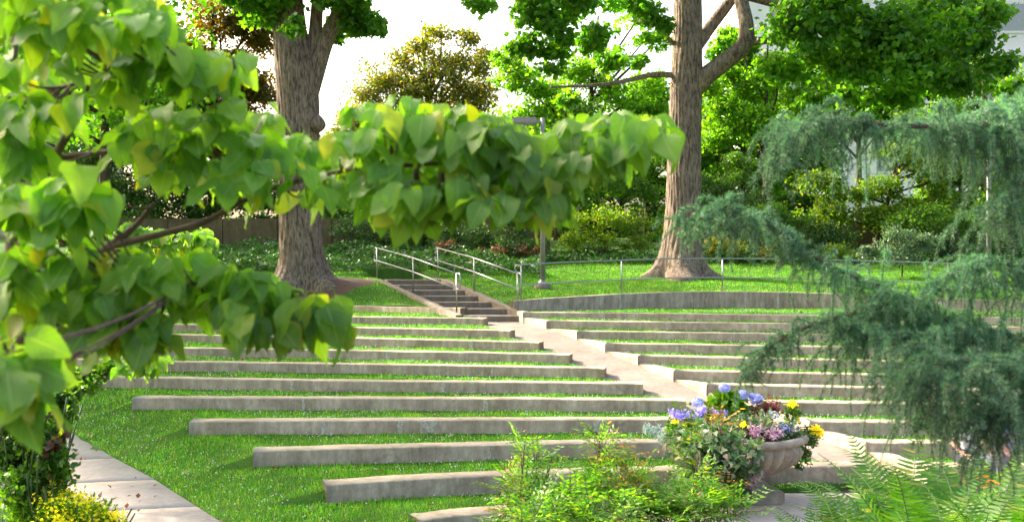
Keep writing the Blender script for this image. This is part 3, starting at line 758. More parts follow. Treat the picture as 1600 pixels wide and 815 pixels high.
vis = [(420, 10, DL, 40, 25), (470, -15, DL - 1, 50, 25), (560, 25, DL, 38, 35), (585, 35, DL - 1, 20, 20), (540, -5, DL - 1, 60, 25), (375, 5, DL - 1, 30, 18), (750, 5, DL - 2, 26, 10), (455, 40, DL - 2, 18, 24), (520, 50, DL + 1, 20, 18)]
cl = img_clumps(vis)
pv = clump_points(cl, 5200, 7); foliage('crown', np.vstack([pv]), .17 + .06 * rng.random(len(pv)), T_TULIP, F_TULIP, L['tulip'], t, .5, .4)
top = [((-7.35 + 6.0 * math.cos(a) * r_, DL + 6.0 * math.sin(a) * r_, 17 + h), (2.6, 2.6, 1.7)) for a, r_, h in [(random.random() * 6.3, random.random() ** .5, random.random() * 8 - 1.5) for _ in range(46)]]
pv = clump_points(top, 16000, 8); foliage('upper_crown', pv, .30 + .1 * rng.random(len(pv)), T_QUAD, F_QUAD, L['tulip'], t, .6, .3)

# right big tree
DR = 39.0; gz = up_z(6.4, DR); tx = lambda x: (x - 800) / F * DR
t = empty('tulip_tree', (tx(1062), DR, gz), 'large tree with a flared trunk and a crooked right limb behind the railing', 'tree', 'big shade trees on the lawn')
prof = [(tx(1062), DR, gz - .9, 1.1), (tx(1062), DR, gz - .15, 1.0), (tx(1062), DR, gz + .5, .84), (tx(1066), DR, gz + 1.8, .70), (tx(1068), DR, P(0, 300, DR)[2], .66), (tx(1070), DR, P(0, 200, DR)[2], .64), (tx(1073), DR, P(0, 110, DR)[2], .60), (tx(1075), DR, P(0, 0, DR)[2], .53), (tx(1076), DR, 18, .4), (tx(1080), DR, 24, .15)]
limbs = [[L3(1075, 150, DR, .38), L3(1100, 122, DR - .2, .36), L3(1135, 95, DR - .4, .33), L3(1163, 70, DR - .4, .31), L3(1166, 40, DR - .4, .28), L3(1158, 0, DR, .26), L3(1150, -60, DR + .5, .2)],
         [L3(1163, 66, DR - .4, .2), L3(1200, 64, DR - .6, .13), L3(1245, 72, DR - .8, .12), L3(1290, 90, DR - 1, .10), L3(1340, 110, DR - 1.2, .07), L3(1400, 118, DR - 1.4, .04)],
         [L3(1085, 75, DR + .3, .28), L3(1108, 45, DR + .5, .24), L3(1135, 10, DR + .6, .22), L3(1165, -30, DR + .8, .16)],
         [L3(1060, 118, DR, .12), L3(1020, 117, DR - .3, .10), L3(970, 128, DR - .8, .08), L3(920, 134, DR - 1.1, .06), L3(860, 136, DR - 1.3, .035)],
         [L3(1060, 75, DR, .10), L3(1040, 55, DR - .3, .07), L3(1020, 20, DR - .5, .05)],
         [L3(1158, -10, DR, .2), L3(1260, 20, DR - 1, .12), L3(1380, 50, DR - 2, .07), L3(1500, 60, DR - 3, .04)]]
trunk_mesh('trunk', prof, 140, t, m_bark, .8, limbs, .04)
vis = [(830, 20, DR - 2, 40, 28), (880, 40, DR - 2, 40, 30), (860, 90, DR - 1, 30, 30), (930, 60, DR - 1, 34, 26), (820, 70, DR - 1, 26, 24), (900, 5, DR - 2, 60, 22), (1000, 8, DR - 1, 45, 20), (1030, 40, DR - 1, 22, 20), (950, 100, DR, 24, 16),
       (1000, 95, DR, 14, 14), (1240, 25, DR - 3, 45, 30), (1260, 60, DR - 3, 55, 40), (1320, 40, DR - 3, 60, 45), (1380, 80, DR - 3, 55, 40), (1330, 110, DR - 2, 55, 32), (1420, 40, DR - 3, 60, 40), (1440, 110, DR - 4, 50, 35), (1500, 60, DR - 4, 55, 40),
       (1500, 130, DR - 4, 50, 26), (1560, 100, DR - 4, 40, 22), (1550, 20, DR - 4, 40, 20), (1400, 150, DR - 2, 50, 22), (1450, 10, DR - 2, 60, 20), (1290, 5, DR - 2, 70, 20), (1230, 110, DR - 1, 40, 18), (1280, 155, DR - 1, 30, 14), (1580, 140, DR - 3, 25, 14), (1350, 185, DR - 2, 30, 12), (1130, 80, DR + 2, 22, 22), (890, 155, DR, 20, 16)]
pv = clump_points(img_clumps(vis), 21000, 14, .65, .30); foliage('crown', pv, .17 + .07 * rng.random(len(pv)), T_TULIP, F_TULIP, L['tulip'], t, .5, .4)
top = [((tx(1070) + 7.5 * math.cos(a) * r_, DR + 7.0 * math.sin(a) * r_, 18.5 + h), (2.8, 2.8, 1.7)) for a, r_, h in [(random.random() * 6.3, random.random() ** .5, random.random() * 8 - 1.5) for _ in range(44)]]
pv = clump_points(top, 15000, 8); foliage('upper_crown', pv, .30 + .1 * rng.random(len(pv)), T_QUAD, F_QUAD, L['tulip'], t, .6, .3)

def tree(name, label, cat, x, D, clumps, leaf, count, size, trunk_r=.18, group='trees behind the lawn', T=T_QUAD, Tf=F_QUAD, sub=14, tight=.29, bark=None, extra=None):
    X = (x - 800) / F * D; z0 = up_z(X, D) if D > 31 else 0
    cl = img_clumps(clumps) + (extra or [])
    t = empty(name, (X, D, z0), label, cat, group)
    zt = max(c[2] for c, r in cl); cx = np.mean([c[0] for c, r in cl])
    base = np.array([X, D, z0 - .2]); tp = np.array([cx, D, zt]); paths = [(smooth_path([base, base + (tp - base) * .35 + [.1, 0, 0], base + (tp - base) * .7, tp], 12), np.linspace(trunk_r, trunk_r * .2, 12))]
    for c, r in cl:
        f = np.clip((c[2] - z0) / max(zt - z0, .1) * .7, .15, .85); a = base + (tp - base) * f
        paths.append((smooth_path([a, (a + c) / 2 + rng.normal(size=3) * .15 * r[0], np.array(c)], 8), np.linspace(trunk_r * .4, .02, 8)))
    V, Fc = tubes(paths, 7); mesh_np('trunk', V, Fc, bark or m_bark2, t, smooth=True)
    pv = clump_points(cl, int(count * 1.45), sub, .6, tight); foliage('crown', pv, size * .8 * (.7 + .6 * rng.random(len(pv))), T, Tf, L[leaf], t, .6, .2)
    return t
tree('golden_tree', 'distant spreading tree with golden orange and green leaves against the white sky', 'tree', 690, 62,
     [(590, 122, 62, 30, 19), (625, 95, 62, 24, 19), (650, 70, 62, 22, 16), (690, 52, 62, 26, 14), (735, 62, 62, 22, 17), (680, 92, 62, 34, 19), (730, 100, 61, 34, 22), (630, 128, 62, 36, 20), (685, 130, 61, 40, 22), (745, 132, 62, 34, 25), (580, 152, 62, 34, 19), (640, 160, 62, 44, 22), (710, 165, 62, 48, 25), (765, 90, 62, 22, 22), (560, 180, 62, 34, 16), (600, 195, 62, 60, 22), (680, 200, 62, 60, 28), (545, 205, 62, 26, 12), (620, 225, 62, 80, 28), (720, 225, 62, 60, 28)], 'gold', 24000, .22, .3, sub=10, tight=.42)
tree('bronze_tree', 'dark tree with bronze and amber leaves behind the left trunk', 'tree', 330, 55,
     [(340, 30, 55, 60, 32), (390, 60, 55, 45, 40), (290, 90, 55, 60, 32), (350, 110, 55, 60, 36), (400, 140, 55, 40, 34), (260, 130, 55, 50, 28), (330, 170, 55, 70, 30), (400, 195, 55, 40, 24), (240, 60, 55, 40, 24), (400, 10, 55, 40, 24), (300, 210, 54, 90, 30), (210, 180, 54, 50, 40), (390, 245, 54, 50, 30)], 'bronze', 26000, .24, .3)
tree('sunlit_tree', 'bright yellow green sunlit tree just left of the crooked trunk', 'tree', 900, 50,
     [(800, 120, 50, 35, 32), (850, 150, 50, 45, 34), (900, 110, 50, 40, 30), (820, 180, 50, 45, 24), (880, 190, 49, 50, 28), (950, 150, 50, 40, 30), (1000, 170, 50, 45, 28), (960, 90, 50, 30, 18), (1020, 130, 50, 26, 20), (1030, 60, 50, 20, 20), (1000, 25, 50, 30, 16), (1110, 130, 50, 22, 30), (790, 90, 50, 22, 20), (1010, 60, 50, 20, 14), (930, 215, 49, 70, 26), (840, 225, 49, 60, 26), (1010, 215, 49, 45, 24)], 'bright', 16000, .22, .22)
tree('sunlit_tree', 'bright green sunlit tree filling the gap right of the crooked trunk', 'tree', 1190, 52,
     [(1130, 110, 52, 26, 26), (1170, 140, 52, 40, 30), (1120, 160, 52, 26, 26), (1210, 110, 52, 40, 28), (1250, 150, 52, 40, 30), (1180, 190, 52, 55, 26), (1130, 210, 52, 35, 26), (1240, 200, 52, 36, 22), (1150, 60, 52, 30, 20), (1290, 130, 52, 30, 22), (1330, 150, 52, 26, 20)], 'bright', 13000, .22, .2)
tree('leafy_tree', 'open yellow green tree with white building showing through behind the lawn', 'tree', 1360, 47,
     [(1270, 280, 47, 35, 18), (1330, 300, 47, 40, 18), (1290, 330, 47, 45, 22), (1380, 290, 47, 40, 20), (1440, 270, 47, 45, 26), (1360, 345, 47, 55, 22), (1430, 330, 47, 45, 26), (1480, 310, 47, 35, 26), (1510, 260, 47, 40, 26), (1400, 235, 47, 36, 14), (1470, 225, 47, 40, 18), (1560, 230, 47, 30, 24)], 'lime', 9000, .20, .14)
tree('dark_tree', 'dark green tree crowding the right edge behind the cedar', 'tree', 1540, 50,
     [(1480, 180, 50, 45, 30), (1530, 210, 50, 40, 30), (1580, 180, 50, 40, 30), (1600, 250, 50, 45, 40), (1500, 250, 50, 30, 30), (1570, 320, 49, 45, 34), (1490, 350, 49, 40, 28), (1640, 120, 50, 50, 50), (1450, 200, 51, 30, 18)], 'mid', 11000, .22, .25)
tree('dark_tree', 'dense dark green tree directly behind the brown garden wall on the left', 'tree', 300, 56,
     [(200, 280, 56, 80, 34), (300, 290, 56, 70, 36), (380, 290, 55, 60, 34), (130, 260, 56, 60, 50), (230, 330, 55, 80, 26), (330, 320, 55, 70, 24), (410, 250, 56, 40, 40)], 'dark', 12000, .22, .25)
tree('dark_tree', 'dark evergreen tree behind the steps and lamp post', 'tree', 640, 55,
     [(560, 270, 55, 60, 40), (640, 260, 55, 60, 40), (720, 270, 55, 60, 40), (800, 260, 55, 50, 36), (600, 320, 54, 70, 26), (700, 320, 54, 70, 26), (780, 310, 54, 50, 30), (520, 310, 55, 50, 34), (850, 270, 54, 50, 34)], 'dark', 14000, .22, .25)
tree('leafy_tree', 'sunny green tree half seen through the dogwood at the upper left', 'tree', 130, 60,
     [(60, 130, 60, 70, 34), (150, 150, 60, 60, 34), (220, 110, 60, 50, 30), (100, 60, 60, 60, 30), (30, 200, 60, 60, 36), (170, 30, 60, 60, 30), (250, 170, 60, 30, 26), (60, 10, 60, 60, 24), (120, 210, 59, 60, 30)], 'bright', 12000, .26, .25)
tree('leafy_tree', 'mid green tree rising behind the shrubs between the big right trunk and the open tree', 'tree', 1150, 58,
     [(1120, 260, 58, 50, 40), (1190, 270, 58, 50, 40), (1060, 250, 58, 45, 36), (980, 260, 58, 50, 34), (1230, 240, 58, 40, 30), (920, 270, 58, 50, 30)], 'mid', 11000, .24, .25)
for i, (x, y, D, rx, ry, leaf, lab) in enumerate([
  (1160, 150, 57, 66, 80, 'bright', 'tall yellow green tree directly behind the crooked limb'), (1010, 190, 60, 60, 60, 'bright', 'yellow green tree just left of the crooked trunk, behind the dark limb'),
  (1260, 210, 58, 50, 50, 'bright', 'sunlit green tree below the crooked limb, left of the white building gap'), (1470, 130, 60, 70, 70, 'mid', 'tall green tree covering the middle of the white building'),
  (1340, 100, 62, 60, 60, 'mid', 'green tree high in front of the left end of the white building'), (1500, 260, 58, 60, 60, 'mid', 'green tree beside the far lamp post'), (1585, 200, 60, 50, 70, 'bright', 'yellow green tree at the right edge behind the cedar'),
  (1100, 330, 56, 70, 44, 'mid', 'round green tree low behind the crooked trunk'), (1240, 340, 56, 66, 36, 'mid', 'round green tree low behind the feathery yew'), (1380, 370, 56, 70, 26, 'dark', 'dark low tree behind the grey green shrub'), (870, 210, 58, 60, 50, 'bright', 'yellow green tree behind the first lamp post head'),
  (60, 290, 72, 90, 60, 'mid', 'broad green tree far behind the tan building corner'), (460, 270, 70, 90, 50, 'dark', 'dark tree far behind the straight furrowed trunk'),
  (560, 290, 74, 60, 50, 'mid', 'distant green tree left below the golden tree'), (740, 265, 72, 80, 46, 'dark', 'dark distant tree right below the golden tree'), (860, 300, 70, 80, 50, 'mid', 'distant mid green tree behind the first lamp post'),
  (970, 290, 68, 80, 56, 'dark', 'dark distant tree just left of the crooked trunk'), (1130, 300, 68, 70, 60, 'dark', 'dark distant tree just right of the crooked trunk'), (1215, 330, 66, 50, 40, 'mid', 'green distant tree at the near end of the white building'),
  (1450, 350, 66, 90, 30, 'dark', 'low dark tree in front of the white building'), (1590, 330, 66, 70, 60, 'dark', 'dark tree in front of the far end of the white building')]):
    cc = [(x + rx * a, y + ry * b, D, rx * .42, ry * .4) for a, b in [(-.7, .2), (-.3, -.5), (.25, -.6), (.7, .1), (0, .1), (-.5, .8), (.4, .8), (0, -.9), (.8, .9), (-.9, .9), (0, 1.4), (.7, 1.5), (-.7, 1.5)]]
    tree('background_tree', lab, 'tree', x, D, cc, leaf, 10000, .29, .22)
# trees out of frame on the left throw the shade seen on the rows; the last two are added for their shade
for X, Y, zc, lab in ((-24, 31, 11, 'broad dark crowned tree beyond the left edge of the rows'), (-29, 43, 12, 'tall tree beyond the left edge of the picture'), (-20, 50, 14, 'tall green tree high behind the brown garden wall'), (-16.5, 23, 10.5, 'unseen spreading tree added beyond the left ends of the rows to shade them'), (-12.5, 10.5, 11.5, 'unseen tall tree added across the walk to shade the near dogwood')):
    ex = [((X + 5 * math.cos(a) * r_, Y + 5 * math.sin(a) * r_, zc + h), (2.4, 2.4, 1.6)) for a, r_, h in [(random.random() * 6.3, random.random() ** .5, random.random() * 9 - 3.5) for _ in range(30)]]
    tree('leafy_tree', lab, 'tree', 800 + X / Y * F, Y, [], 'tulip', 3600 if Y < 12 else 11000, .30, .3, extra=ex)  # the nearest added tree gets a thin crown for dappled shade

# shrubs behind the lawn: (name, label, x, D, clumps, leaf, count, size)
def shrub(name, label, x, D, clumps, leaf, count, size, sub=8, T=T_QUAD, Tf=F_QUAD, group='shrubs behind the lawn'):
    return tree(name, label, 'shrub', x, D, clumps, leaf, count, size, .05, group, T, Tf, 12, .27)
S = [
 ('shrub', 'glossy dark shrub at the foot of the brown wall left of the steps', 600, 46, [(560, 360, 46, 40, 26), (610, 365, 46, 45, 26), (660, 365, 46, 40, 26), (540, 385, 45, 22, 12)], 'dark', 4200, .13),
 ('shrub', 'dark shrub with russet leaves behind the handrails', 740, 45, [(700, 370, 45, 40, 26), (750, 375, 45, 40, 24), (790, 360, 45, 35, 30), (820, 385, 44, 40, 18)], 'dark', 4200, .13),
 ('russet_shrub', 'low russet leaved shrub behind the handrails', 780, 43.5, [(770, 393, 43.5, 30, 9), (700, 385, 43.5, 24, 8), (830, 392, 43.5, 26, 8)], 'red', 700, .13),
 ('shrub', 'yellow green layered shrub left of the crooked trunk', 940, 45, [(900, 345, 45, 40, 14), (950, 335, 45, 45, 16), (990, 350, 45, 40, 16), (940, 370, 45, 55, 15), (1000, 380, 45, 35, 12), (890, 375, 45, 30, 14)], 'lime', 5200, .12),
 ('shrub', 'mid green shrub under the bright sunlit tree', 950, 47, [(880, 300, 47, 45, 24), (940, 290, 47, 50, 26), (1000, 295, 47, 40, 28), (900, 325, 47, 50, 18)], 'mid', 5000, .14),
 ('dark_shrub', 'dark green shrub hugging the right side of the big trunk', 1130, 46, [(1120, 290, 46, 36, 30), (1160, 310, 46, 40, 30), (1130, 340, 46, 36, 26), (1180, 355, 45, 40, 24)], 'dark', 4600, .13),
 ('yew_shrub', 'feathery layered yew shrub with yellow green sprays on its right', 1210, 44.5, [(1200, 330, 44.5, 34, 12), (1230, 345, 44.5, 34, 12), (1210, 365, 44.5, 40, 12), (1180, 345, 44.5, 26, 10), (1150, 250, 45, 34, 10), (1140, 275, 45, 34, 9)], 'mid', 4800, .12),
 ('russet_shrub', 'low shrub with amber and cream leaves behind the big trunk', 1120, 43, [(1115, 382, 43, 26, 14), (1145, 385, 43, 24, 12), (1210, 392, 43, 30, 8)], 'gold', 1300, .12),
 ('dark_shrub', 'rounded dark shrub in the middle of the right border', 1290, 45, [(1260, 370, 45, 40, 22), (1310, 370, 45, 40, 22), (1280, 395, 44.5, 40, 12)], 'dark', 3600, .12),
 ('shrub', 'pale yellow leaved low shrub beside the lawn edge', 1320, 43, [(1310, 390, 43, 24, 10), (1330, 402, 43, 30, 9), (1300, 406, 42.5, 18, 6)], 'lime', 1500, .11),
 ('dark_shrub', 'dark shrub below the far lamp post', 1480, 44, [(1470, 380, 44, 34, 20), (1520, 385, 44, 36, 20), (1450, 395, 43.5, 30, 12), (1580, 380, 44, 40, 22)], 'dark', 4200, .13),
 ('shrub', 'green shrub clothing the right end of the border', 1430, 45, [(1400, 350, 45, 40, 20), (1450, 345, 45, 40, 22), (1500, 355, 45, 30, 20)], 'mid', 3600, .13),
]
for a in S: shrub(*a)
# grey green shrub with bare stems on the lawn
X, Y = (1405 - 800) / F * 38.5, 38.5
tree('grey_green_shrub', 'grey green small leaved shrub on thin bare stems standing on the lawn', 'shrub', 1408, 38.5,
     [(1400, 365, 38.5, 26, 14), (1375, 385, 38.5, 28, 14), (1430, 385, 38.5, 30, 15), (1405, 400, 38.5, 34, 13), (1450, 375, 38.5, 20, 12), (1350, 395, 38.5, 18, 9)], 'blue', 3200, .10, .035, group='shrubs behind the lawn')
# ivy bed
def bed(name, label, region, leaf, count, size, h):
    xs = region[0] + (region[1] - region[0]) * rng.random(count); Y = region[2] + (region[3] - region[2]) * rng.random(count)
    X = (xs - 800) / F * Y
    Z = np.array([up_z(a, b) for a, b in zip(X, Y)]); und = h * (.5 + .35 * np.sin(X * 1.7 + Y) + .3 * np.sin(Y * 2.3 - X * .8)); Z = Z + und * rng.random(count) ** .4 + .02
    o = foliage(name, np.stack([X, Y, Z], -1), size * (.7 + .6 * rng.random(count)), T_IVY, F_IVY, L[leaf], None, 1.1)
    tag(o, label, 'ground cover', kind='stuff')
bed('ivy', 'dense dark ivy covering the bed behind the left lawn', (150, 850, 38.3, 46), 'ivy', 22000, .14, .5)
bed('ground_cover', 'low leafy ground cover along the back of the right lawn', (820, 1680, 42.5, 46), 'ivy', 16000, .13, .35)
# hillside leaf litter under the trees is dark
X0 = [(-80, 46), (80, 46), (80, 110), (-80, 110)]

# ------------------------------------------------------------------ brown garden wall, buildings
t = empty('garden_wall', (-14, 47, 4), 'low brown panelled garden wall behind the ivy on the left', 'wall')
m_gw = concrete('brown_wall', (0.24, 0.185, 0.12), (0.15, 0.11, 0.07), .5, .5)
for i in range(9):
    x = -19.5 + i * 2.5
    boxm('panel', (x, 47, 4.85), (2.47, .25, 1.5), m_gw, t); 
boxm('base_course', (-9.5, 46.93, 3.95), (22.6, .42, .5), m_gw, t)
t = empty('garden_wall', (22, 48, 4), 'low brown wall behind the far lamp post on the right', 'wall')
for i in range(6): boxm('panel', (14 + i * 3.0, 48.5, 4.7), (2.97, .25, 1.7), m_gw, t)
m_white = plain('white_render', (0.88, 0.84, 0.79), .8, 0, (0.80, 0.76, 0.71), .5)
m_glass = plain('dull_glass', (.42, .43, .43), .3)
def building(label, x0, x1, Y, z0, z1, floors, mat, depth=14, nwin=10):
    t = empty('building', ((x0 + x1) / 2, Y, z0), label, 'building')
    boxm('wall', ((x0 + x1) / 2, Y + depth / 2, (z0 + z1) / 2), (x1 - x0, depth, z1 - z0), mat, t, bev=0)
    fhh = (z1 - z0) / floors
    for f in range(floors):
        boxm('ledge', ((x0 + x1) / 2, Y - .25, z0 + fhh * (f + 1) - .2), (x1 - x0 + .5, .5, .35), mat, t, bev=.02)
        for i in range(nwin):
            x = x0 + (x1 - x0) * (i + .5) / nwin
            fr = boxm('window', (x, Y - .03, z0 + fhh * f + fhh * .5), ((x1 - x0) / nwin * .55, .14, fhh * .45), m_white, t, bev=.01)
            pn = boxm('pane', (x, Y - .08, z0 + fhh * f + fhh * .5), ((x1 - x0) / nwin * .47, .08, fhh * .38), m_glass, None, bev=0)
            pn.parent = fr
    return t
building('large white building glimpsed through the trees on the right', 19, 62, 84, 4, 27, 4, m_white, nwin=5)
m_tan = plain('tan_render', (0.40, 0.33, 0.29), .8)
b = building('tan building with a deep overhanging flat roof at the far upper left', -52, -29.6, 66, 5, 17.0, 3, m_tan, 12, 6)
boxm('roof', (-40.5, 70.5, 17.75), (25.5, 14.5, 1.3), m_tan, b, bev=.03); boxm('soffit', (-40.5, 70.5, 17.0), (24.6, 13.8, .2), m_bark2, b, bev=0)

# ------------------------------------------------------------------ people resting on the lower rows (mostly behind the cedar)
m_skin = plain('skin', (0.55, 0.30, 0.22), .5, 0, (0.50, 0.27, 0.20), 4)
def cloth(n_, c): return plain(n_, c, .85, 0, tuple(v * .8 for v in c), 14)
def skin_mesh(name, verts, edges, root, mat, parent, lvl=2):
    me = bpy.data.meshes.new(name); me.from_pydata([v[:3] for v in verts], edges, []); me.update()
    o = link(name, me, mat, parent); sm = o.modifiers.new('skin', 'SKIN')
    for i, v in enumerate(verts):
        me.skin_vertices[0].data[i].radius = (v[3], v[4] if len(v) > 4 else v[3])
    me.skin_vertices[0].data[root].use_root = True
    sm.use_smooth_shade = True; ss = o.modifiers.new('sub', 'SUBSURF'); ss.levels = lvl; ss.render_levels = lvl
    return o
def person(X, Y, zseat, label, face, shirt, trousers, hairm, seated=True, cap=None, rz=0.0):
    """local frame: x right, -y forward"""
    t = empty('person', (X, Y, zseat), label, 'person'); ca, sa = math.cos(rz), math.sin(rz)
    def W(p, *r): return (X + p[0] * ca - p[1] * sa, Y + p[0] * sa + p[1] * ca, zseat + p[2], *r)
    hz = .10 if seated else .92
    v = [W((0, 0, hz), .15, .12), W((0, 0, hz + .16), .13, .11), W((0, 0, hz + .34), .16, .11), W((0, 0, hz + .44), .12, .09), W((0, -.01, hz + .53), .055), W((0, -.03, hz + .60), .07, .075), W((0, -.02, hz + .70), .078, .092), W((0, -.01, hz + .76), .06, .07)]
    e = [(i, i + 1) for i in range(7)]
    for s in (-1, 1):
        b = len(v)
        if seated: arm = [(.19, 0, hz + .42, .05), (.25, -.04, hz + .18, .042), (.20, -.28, hz + .06, .032), (.17, -.36, hz + .07, .028)]
        else: arm = [(.19, 0, hz + .42, .05), (.25, .02, hz + .15, .042), (.24, -.14, hz - .05, .032), (.23, -.2, hz - .11, .03)]
        v += [W((s * a[0], a[1], a[2]), a[3]) for a in arm]; e += [(3, b), (b, b + 1), (b + 1, b + 2), (b + 2, b + 3)]
        hb = b + 3; pa = arm[3]; dn = np.array([0, -.8, -.5]); dn /= np.linalg.norm(dn)
        for f, (ox, ln_) in enumerate([(-.027, .065), (-.009, .075), (.009, .072), (.026, .056)]):
            c = len(v); p0 = np.array([pa[0] + ox, pa[1], pa[2]]) + dn * .03
            v += [W((s * p0[0], p0[1], p0[2]), .009), W((s * p0[0], p0[1] + dn[1] * ln_ * .5, p0[2] + dn[2] * ln_ * .5), .0085), W((s * p0[0], p0[1] + dn[1] * ln_ * .8, p0[2] + dn[2] * ln_ * 1.2), .007)]
            e += [(hb, c), (c, c + 1), (c + 1, c + 2)]
        c = len(v); v += [W((s * (pa[0] - .045), pa[1] - .015, pa[2]), .010), W((s * (pa[0] - .055), pa[1] - .05, pa[2] - .01), .008)]; e += [(b + 2, c), (c, c + 1)]
        b = len(v)
        if seated: leg = [(.09, -.03, hz - .01, .085), (.13, -.45, hz + .02, .06), (.12, -.50, hz - .42, .04), (.12, -.62, hz - .46, .035)]
        else: leg = [(.09, 0, hz - .06, .085), (.10, -.03, hz - .45, .06), (.11, .02, hz - .86, .04), (.11, -.12, hz - .89, .035)]
        v += [W((s * a[0], a[1], a[2]), a[3]) for a in leg]; e += [(0, b), (b, b + 1), (b + 1, b + 2), (b + 2, b + 3)]
    body = skin_mesh('body', v, e, 0, m_skin, t)
    # clothes: slightly larger shells over trunk, sleeves and legs
    g = 1.13; sv = [tuple(v[i][:3]) + (v[i][3] * g, (v[i][4] if len(v[i]) > 4 else v[i][3]) * g) for i in (0, 1, 2, 3)]; se = [(0, 1), (1, 2), (2, 3)]
    nl = 8
    for s_i in range(2):
        a0 = 8 + s_i * (4 + 12 + 2 + 4); b = len(sv)
        up = v[a0]; el = v[a0 + 1]; mid = tuple(up[k] * .35 + el[k] * .65 for k in range(3))
        sv += [tuple(up[:3]) + (.062, .062), mid + (.055, .055)]; se += [(3, b), (b, b + 1)]
    skin_mesh('shirt', sv, se, 0, shirt, t)
    pv_ = [tuple(v[0][:3]) + (.165, .135)]; pe = []
    for s_i in range(2):
        l0 = 8 + s_i * 22 + 18; b = len(pv_)
        pv_ += [tuple(v[l0][:3]) + (.1, .1), tuple(v[l0 + 1][:3]) + (.075, .075), tuple(v[l0 + 2][:3]) + (.058, .058)]; pe += [(0, b), (b, b + 1), (b + 1, b + 2)]
    skin_mesh('trousers', pv_, pe, 0, trousers, t)
    hc = np.array([0, -.02, hz + .695])
    def ell(nm, c, r, mat, zcut=None, back=0):
        import bmesh
        bm = bmesh.new(); bmesh.ops.create_uvsphere(bm, u_segments=20, v_segments=14, radius=1)
        for q_ in bm.verts:
            p = np.array(q_.co) * r + c; q_.co = Vector(W(p)[:3])
        me = bpy.data.meshes.new(nm); bm.to_mesh(me); bm.free()
        for pl in me.polygons: pl.use_smooth = True
        return link(nm, me, mat, t)
    ell('hair', hc + [0, .028, .035], (.088, .088, .092), hairm)
    for s in (-1, 1):
        ell('eye', hc + [s * .032, -.085, .005], (.012, .008, .008), m_gap); ell('ear', hc + [s * .082, .0, -.005], (.012, .02, .03), m_skin)
    ell('nose', hc + [0, -.102, -.015], (.012, .018, .022), m_skin); ell('mouth', hc + [0, -.088, -.052], (.024, .01, .007), cloth('lips', (.4, .12, .1)))
    if cap is not None:
        ell('cap', hc + [0, .01, .062], (.094, .1, .062), cap); ell('cap_peak', hc + [0, -.12, .05], (.06, .06, .008), cap)
    return t
m_brown = cloth('brown_hair', (.16, .07, .04))
pz = ZTOP[1]
person((1530 - 800) / F * 14.6, 14.9, ZTOP[1] + .0, 'person with brown hair and a white shirt sitting on the lowest row behind the ferns', None, cloth('white_shirt', (.75, .76, .8)), cloth('dark_trousers', (.08, .09, .12)), m_brown)
person((1586 - 800) / F * 12.9, 13.1, 0.0, 'person in a red cap and blue top standing behind the cedar at the right edge', None, cloth('blue_top', (.12, .22, .5)), cloth('grey_trousers', (.2, .2, .22)), cloth('sandy_hair', (.35, .22, .12)), False, cloth('red_cap', (.6, .05, .05)), .3)

# ------------------------------------------------------------------ the planted urn
UX, UY = 2.98, 13.85
t = empty('urn', (UX, UY, 0), 'wide fluted stone urn on a square foot, overflowing with flowers and ivy', 'urn')
def lathe(name, prof, mat, parent, flute=None, seg=320, cx=UX, cy=UY):
    pr = smooth_path(prof, 70); th = np.linspace(0, 2 * math.pi, seg, endpoint=False); V = []
    for r, z in pr:
        f = 1.0
        if flute: f = 1 + flute[0] * (np.abs(np.sin(th * flute[1] / 2)) ** .7 - .6) * np.interp(z, [flute[2], flute[2] + .08, flute[3] - .06, flute[3]], [0.3, 1, 1, 0])
        V.append(np.stack([cx + np.cos(th) * r * f, cy + np.sin(th) * r * f, np.full(seg, z)], -1))
    V = np.vstack(V); k = len(pr); i = np.arange(k - 1)[:, None] * seg; j = np.arange(seg)[None]; j2 = (j + 1) % seg
    q = np.stack([i + j, i + j2, i + seg + j2, i + seg + j], -1).reshape(-1, 4)
    return mesh_np(name, V, q, mat, parent, smooth=True)
lathe('bowl', [(.30, .30), (.45, .33), (.66, .42), (.84, .55), (.92, .68), (.90, .77)], m_stone, t, (.075, 32, .30, .76))
lathe('rim', [(.90, .755), (.905, .79), (.97, .80), (1.0, .84), (.97, .885), (.90, .89), (.86, .86), (.84, .78)], m_stone, t)
lathe('pedestal', [(.44, .17), (.40, .2), (.31, .24), (.30, .28), (.36, .315)], m_stone, t)
boxm('foot', (UX, UY, .085), (1.06, 1.06, .172), m_stone, t, .12, .015)
V = [(UX, UY, .83)] + [(UX + .86 * math.cos(a), UY + .86 * math.sin(a), .82) for a in np.linspace(0, 6.283, 40, endpoint=False)]
mesh_np('potting_soil', V, np.array([(0, 1 + i, 1 + (i + 1) % 40) for i in range(40)]), m_soil, t)

def plant(name, label, parts, stems=True, group='plants in the stone urn', cat='plant', root=(UX, UY, .84)):
    """parts: (child name, clumps(img), leaf, count, size, T, Tf, tight)"""
    t = empty(name, root, label, cat, group); root = np.array(root)
    for nm, cl, leaf, count, size, T, Tf, tight in parts:
        cw = [(c, (r[0], min(max(r[0] * .8, .06), .35), r[2])) for c, r in img_clumps(cl)]
        pv = clump_points(cw, count, 7, .8, tight)
        foliage(nm, pv, size * (.7 + .6 * rng.random(len(pv))), T, Tf, L[leaf], t, .8)
    if stems:
        ps = []
        for nm, cl, *_ in parts:
            for c, r in img_clumps(cl):
                for q_ in range(3):
                    b = root + rng.normal(size=3) * [.08, .08, 0]; e = np.array(c) + rng.normal(size=3) * np.array(r) * .5
                    ps.append((smooth_path([b, (b + e) / 2 + [0, 0, .03], e], 8), .006))
        V, Fc = tubes(ps, 5); mesh_np('stem', V, Fc, m_stem, t)
    return t
DU = UY
